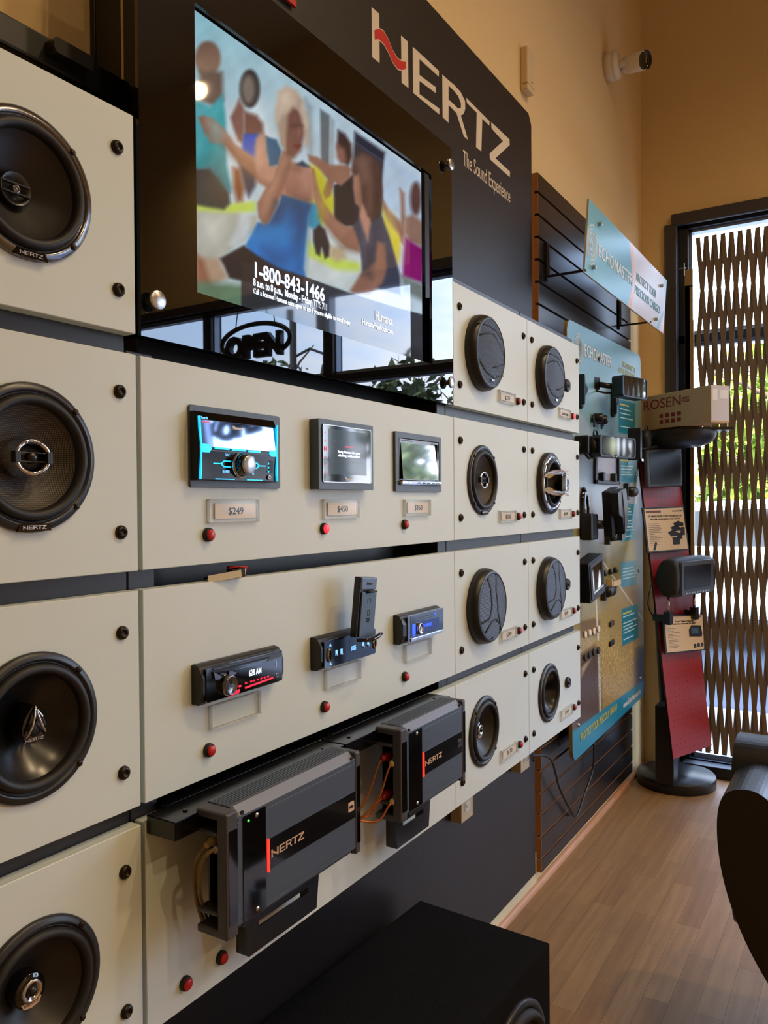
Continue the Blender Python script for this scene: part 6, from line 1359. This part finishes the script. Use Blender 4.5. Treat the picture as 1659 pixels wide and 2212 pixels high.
# cards
def card(label, cs, off, title, lines, seed, dark):
    P_ = [hit(*p, off) for p in cs]; c0 = P_[3]
    t = thing('sign_card', label, 'sign', c0, (0, 0, 0)); L_ = [p-c0 for p in P_]
    slab('holder', L_, .006, M['deep_black'], t, 0, .001); cm = sum(L_, Vector())/4
    inn = [cm+(c-cm)*.93 for c in L_]; slab('card', inn, .001, M['label_card'], t, .0012, 0)
    w = (inn[1]-inn[0]); h = (inn[0]-inn[3]); hx = (inn[2]-inn[3]).normalized(); vx = (inn[0]-inn[3]).normalized(); nz_ = hx.cross(vx).normalized()
    F_ = Matrix(((hx.x, vx.x, nz_.x, inn[3].x), (hx.y, vx.y, nz_.y, inn[3].y), (hx.z, vx.z, nz_.z, inn[3].z), (0, 0, 0, 1))) ; wl, hl_ = (inn[2]-inn[3]).length, h.length
    def tx(name, s, x, y, size, fit, m='ink', b=.0002):
        o = text(name, s, size, M[m], t, (0, 0, 0), 1, 'LEFT', b); mw = max(v.co.x for v in o.data.vertices); o.data.transform(Matrix.Diagonal((fit*wl/mw, 1, 1, 1))); o.matrix_local = F_ @ Matrix.Translation((x*wl, y*hl_, .0016))
    for s, x, y, size, fit, m in title: tx('heading', s, x, y, size*hl_, fit, m, .0003)
    rnd = random.Random(seed); g = MB()
    for k in range(lines[0]): y = lines[2]-k*lines[3]; g.box(wl*lines[1], wl*(lines[1]+rnd.uniform(.12, .34)), hl_*y, hl_*(y+.012), .0013, .0018, F_)
    g.build('text_lines', mat('soft_ink', (120, 100, 85), .6), t)
    for poly in dark: MB().prism([(x*wl, y*hl_) for x, y in poly], .0013, .0019, F_).build('printed_picture', M['ink'], t)
    return t, F_, wl, hl_
t, F_, wl, hl_ = card('beige card about a flip-down monitor in a black holder on the red panel, upper one', [(1387.5, 1097), (1477, 1093), (1489, 1188), (1399, 1195)], .03,
 [('17" WIDESCREEN FLIPDOWN MONITOR', .06, .80, .065, .88, 'ink'), ('WITH BUILT-IN MULTIMEDIA PLAYER AND WIFI', .12, .735, .05, .76, 'ink'), ('Model: MTR17M', .70, .93, .045, .26, 'ink')], (13, .05, .64, .042), 5,
 [[(.52,.42),(.64,.48),(.80,.40),(.80,.34),(.60,.32)], [(.60,.54),(.74,.60),(.88,.52),(.86,.46),(.68,.44)], [(.68,.64),(.82,.70),(.96,.64),(.95,.57),(.74,.56)], [(.62,.12),(.80,.12),(.82,.30),(.62,.30)], [(.72,.25),(.88,.25),(.90,.40),(.80,.40)], [(.84,.34),(.96,.34),(.98,.54),(.88,.54)], [(.10,.02),(.16,.02),(.22,.20),(.17,.21)]])
MB().box(wl*.03, wl*.40, hl_*.91, hl_*.965, .0013, .002, F_).build('red_strip', mat('brown_strip', (110, 50, 36), .5), t)
t, F_, wl, hl_ = card('beige card about a headrest monitor in a black holder on the red panel, lower one', [(1431, 1330), (1519.5, 1326.5), (1523.5, 1404.5), (1437.5, 1413)], .03,
 [('Dual 7" Pinlock Headrest', .28, .83, .06, .48, 'ink'), ('with Built-in Multimedia Disc Player', .22, .765, .055, .60, 'ink'), ('aces', .03, .87, .09, .14, 'ink'), ('Model: MX7W', .76, .93, .045, .22, 'ink')], (14, .06, .66, .042), 9,
 [[(.62,.40),(.96,.37),(.985,.46),(.96,.70),(.70,.72),(.62,.60)], [(.72,.06),(.79,.065),(.79,.18),(.72,.175)], [(.82,.07),(.89,.075),(.89,.19),(.82,.185)], [(.92,.08),(.985,.085),(.985,.20),(.92,.195)]])
MB().prism([(.68*wl, .48*hl_), (.88*wl, .47*hl_), (.88*wl, .64*hl_), (.68*wl, .65*hl_)], .0019, .0023, F_).build('printed_screen', mat('print_blue', (60, 90, 120), .4), t)
# headrest monitor
hr = math.radians(107); hh = Vector((math.sin(hr), math.cos(hr), 0)); hn = Vector((hh.y, -hh.x, 0));
if hn.dot(Vector((-1, -1, 0))) < 0: hn = -hn
P0 = hit(1467, 1262, .135); fl = boxpt(1466, 1260, P0, hn); frr = boxpt(1549, 1250, P0, hn); wH = (frr-fl).dot(hh); tpz = boxpt(1466, 1206, P0, hn).z; btz = boxpt(1466, 1298, P0, hn).z
t = thing('headrest_monitor', 'black car headrest with a built-in screen, mounted on two steel posts on the red panel', 'headrest', (fl.x, fl.y, btz), (0, 0, 0)); hH = tpz-btz
HF = Matrix(((hh.x, 0, hn.x, 0), (hh.y, 0, hn.y, 0), (0, 1, 0, 0), (0, 0, 0, 1)))
prof = [(0.0, -.055), (.012, -.085), (hH*.35, -.115), (hH*.7, -.112), (hH*.97, -.085), (hH*1.0, -.055), (hH*.96, -.015), (hH*.86, .0), (hH*.14, .0), (.02, -.012)]
mb = MB(); xs_ = [(-.012, .55), (-.004, .86), (.01, 1.0), (wH*.5, 1.02), (wH-.01, 1.0), (wH+.002, .9), (wH+.008, .6)]; cy, cz = hH*.5, -.055; n = len(prof); vs = []; fs = []
for x, s in xs_: vs += [(x, cy+(y-cy)*s, cz+(z-cz)*s) for y, z in prof]
for k in range(len(xs_)-1):
    for i in range(n): j = (i+1) % n; fs.append((k*n+i, (k+1)*n+i, (k+1)*n+j, k*n+j))
fs += [tuple(range(n)), tuple(range((len(xs_)-1)*n, len(xs_)*n))[::-1]]
mb.add(vs, fs, True, HF).build('cushion', M['vinyl_blk'], t, subsurf=2)
MB().rbox(wH*.06, wH*.88, hH*.10, hH*.90, -.008, .004, .012, HF).build('screen_frame', M['plastic_sat'], t, bevel=.003)
MB().rbox(wH*.13, wH*.80, hH*.24, hH*.80, .0035, .0052, .003, HF).build('screen', M['dull_screen'], t)
g = MB()
for k in range(9): g.box(wH*(.15+.07*k), wH*(.15+.07*k+.045), hH*.125, hH*.165, .004, .0056, HF)
g.build('keys', M['silver'], t)
for k, x in enumerate((wH*.06, wH*.72)): MB().tube([(x, .012, -.06), (x, -.07, -.06)], .006, 12, HF).build('post', M['chrome'], t); MB().box(x-.014, x+.014, -.11, -.055, -.075, -.045, HF).build('post_clamp', M['plastic_black'], t); MB().box(x-.008, x+.008, -.10, -.07, -.13, -.07, HF).build('mount_arm', M['plastic_black'], t)
cable_thing('headrest_cable', 'thin black cable looping out at the left of the red panel', 'cable', [hit(1408, 1262, -.05), hit(1401, 1290, -.02), hit(1402, 1315, -.02), hit(1420, 1345, -.03)], .003, M['plastic_black'])

# ------------------------------------------------------------------ folding gate
XG = 3.995
t = thing('folding_gate', 'brown metal folding security gate drawn across the storefront glass', 'gate', (XG, .70, .10), (PI/2, 0, -PI/2))
# local x = -y world, local y = up, local z = -x (into the room)
sp, nrow, zb_, ztp = .0365, 10, H0-1.187, H0+1.24; hh_ = (ztp-zb_)/nrow
mb = MB(); Y0 = -.012; ncol = 26
def bar(x0, r0, x1, r1, z):
    a = Vector((x0, zb_+r0*hh_-.10)); b = Vector((x1, zb_+r1*hh_-.10)); d = (b-a).normalized(); n_ = Vector((-d.y, d.x))*.0098
    mb.prism([tuple(a-n_), tuple(a+n_), tuple(b+n_), tuple(b-n_)], z-.0015, z+.0015)
for j in range(-10, ncol):
    for s in (1, -1):
        x0 = Y0+j*sp if s > 0 else Y0+(j+nrow/2+0)*sp*1.0
        xb_, xt_ = (x0, x0+s*nrow*sp/2)
        # clip to the left edge
        ra, rb, xa, xb2 = 0, nrow, xb_, xt_
        lo, hi = Y0, Y0+ncol*sp
        for lim, side in ((lo, 0), (hi, 1)):
            for _ in (0,):
                f = lambda r: xb_+s*r*sp/2
                if side == 0:
                    if f(ra) < lim-1e-6 and f(rb) < lim-1e-6: ra = rb = 0
                    elif f(ra) < lim-1e-6: ra = (lim-xb_)/(s*sp/2)
                    elif f(rb) < lim-1e-6: rb = (lim-xb_)/(s*sp/2)
                else:
                    if f(ra) > lim+1e-6 and f(rb) > lim+1e-6: ra = rb = 0
                    elif f(ra) > lim+1e-6: ra = (lim-xb_)/(s*sp/2)
                    elif f(rb) > lim+1e-6: rb = (lim-xb_)/(s*sp/2)
        if rb-ra > .3: bar(xb_+s*ra*sp/2, ra, xb_+s*rb*sp/2, rb, .0 if s > 0 else .006)
mb.build('lattice', M['gate'], t)
pa_ = atX(1483, 583, 3.975); zt2 = pa_.z-.10
g = MB(); g.box(-.068, -.0445, zb_-.10, zt2, -.004, .026); g.box(-.068, -.032, zb_-.10, zt2-.075, .020, .026); g.box(-.0445, -.032, zt2-.085, zt2, .02, .026); g.box(-.034, -.030, zb_-.10, zt2-.24, .0, .026)
g.build('end_post', M['gate_post'], t, bevel=.001)
g = MB(); g.box(-.078, -.074, zt2-.02, zt2+.04, 0, .003); g.box(-.098, -.07, zt2+.012, zt2+.018, 0, .004); g.build('catch', M['darkchrome'], t)
# ------------------------------------------------------------------ subwoofer box
zt_ = H0-.962; rz = math.radians(-3.4)
t = thing('subwoofer_box', 'black carpeted subwoofer box on the floor at the bottom of the picture', 'speaker box', (1.655, .775, 0), (0, 0, rz))
MB().box(-.56, 0.016, -.168, .168, .0, zt_).build('cabinet', M['fabric_blk'], t, bevel=.004)
TS = Matrix.Translation((-.155, -.168, zt_-.205)) @ Matrix.Rotation(PI/2, 4, 'X')
def sub_spk(cx):
    T_ = Matrix.Translation((cx, -.168, zt_-.1750)) @ Matrix.Rotation(PI/2, 4, 'X'); R_ = .128
    MB().lathe([(R_, 0), (R_, .006), (R_*.97, .010), (R_*.88, .010), (R_*.87, .004)], 64, T=T_).build('speaker_frame', M['frame_blk'], t)
    MB().lathe([(R_*.87, .004)]+[(R_*(.78+.09*math.cos(a)), .004+.02*math.sin(a)) for a in [PI*i/12 for i in range(1, 12)]]+[(R_*.69, .004), (R_*.4, -.0), (R_*.38, .004)], 64, T=T_).build('surround', M['rubber'], t)
    MB().lathe([(R_*.40, .002), (R_*.36, .014), (R_*.2, .024), (.0001, .027)], 48, T=T_).build('dust_cap', M['cone_gloss'], t)
sub_spk(-.155)
# ------------------------------------------------------------------ black armchair at the right edge
t = thing('armchair', 'black leather tub armchair at the right edge of the picture', 'chair', (2.18, -.105, 0), (0, 0, 0))
TX = Matrix(((0, 0, 1, 0), (1, 0, 0, 0), (0, 1, 0, 0), (0, 0, 0, 1)))
arm = [(.405, .665), (.415, .60), (.405, .50), (.375, .40), (.325, .30), (.25, .20), (.20, .17), (.17, .22), (.235, .33), (.275, .45), (.29, .58), (.295, .655), (.33, .69), (.375, .69)]; arm = smoothc([(y-.008, z-.01) for y, z in arm])
mb = MB(); 
for k in range(1): mb.prism(arm[::-1], -.29, .12, TX)
mb.build('arm', M['leather'], t, bevel=.02, seg=4)
MB().prism([(-y, z) for y, z in arm], -.29, .12, TX).build('arm', M['leather'], t, bevel=.02, seg=4)
MB().box(-.30, .14, -.27, .27, .22, .44).build('seat', M['leather'], t, bevel=.05, seg=5)
bk_ = [(-.08, .30), (.06, .26), (.10, .52), (.11, .64), (.09, .72), (.04, .745), (-.04, .74), (-.08, .71), (-.095, .66), (-.08, .60), (-.10, .5)]; bk_ = smoothc([(a, b-.025 if b > .6 else b) for a, b in bk_])
TB = Matrix(((1, 0, 0, 0), (0, 0, 1, 0), (0, 1, 0, 0), (0, 0, 0, 1)))
MB().prism(bk_, -.40, .405, TB).build('backrest', M['leather'], t, bevel=.03, seg=5)
MB().tube([(0, 0, .03), (0, 0, .24)], .03, 16).build('pillar', M['plastic_black'], t)
for k in range(5):
    a = 2*PI*k/5+.3; MB().tube([(0, 0, .09), (.30*math.cos(a), .30*math.sin(a), .06)], [.025, .015], 10).build('leg', M['plastic_black'], t)
    MB().cyl((.30*math.cos(a), .30*math.sin(a)), .02, 0, .05, 14).build('caster', M['plastic_black'], t)
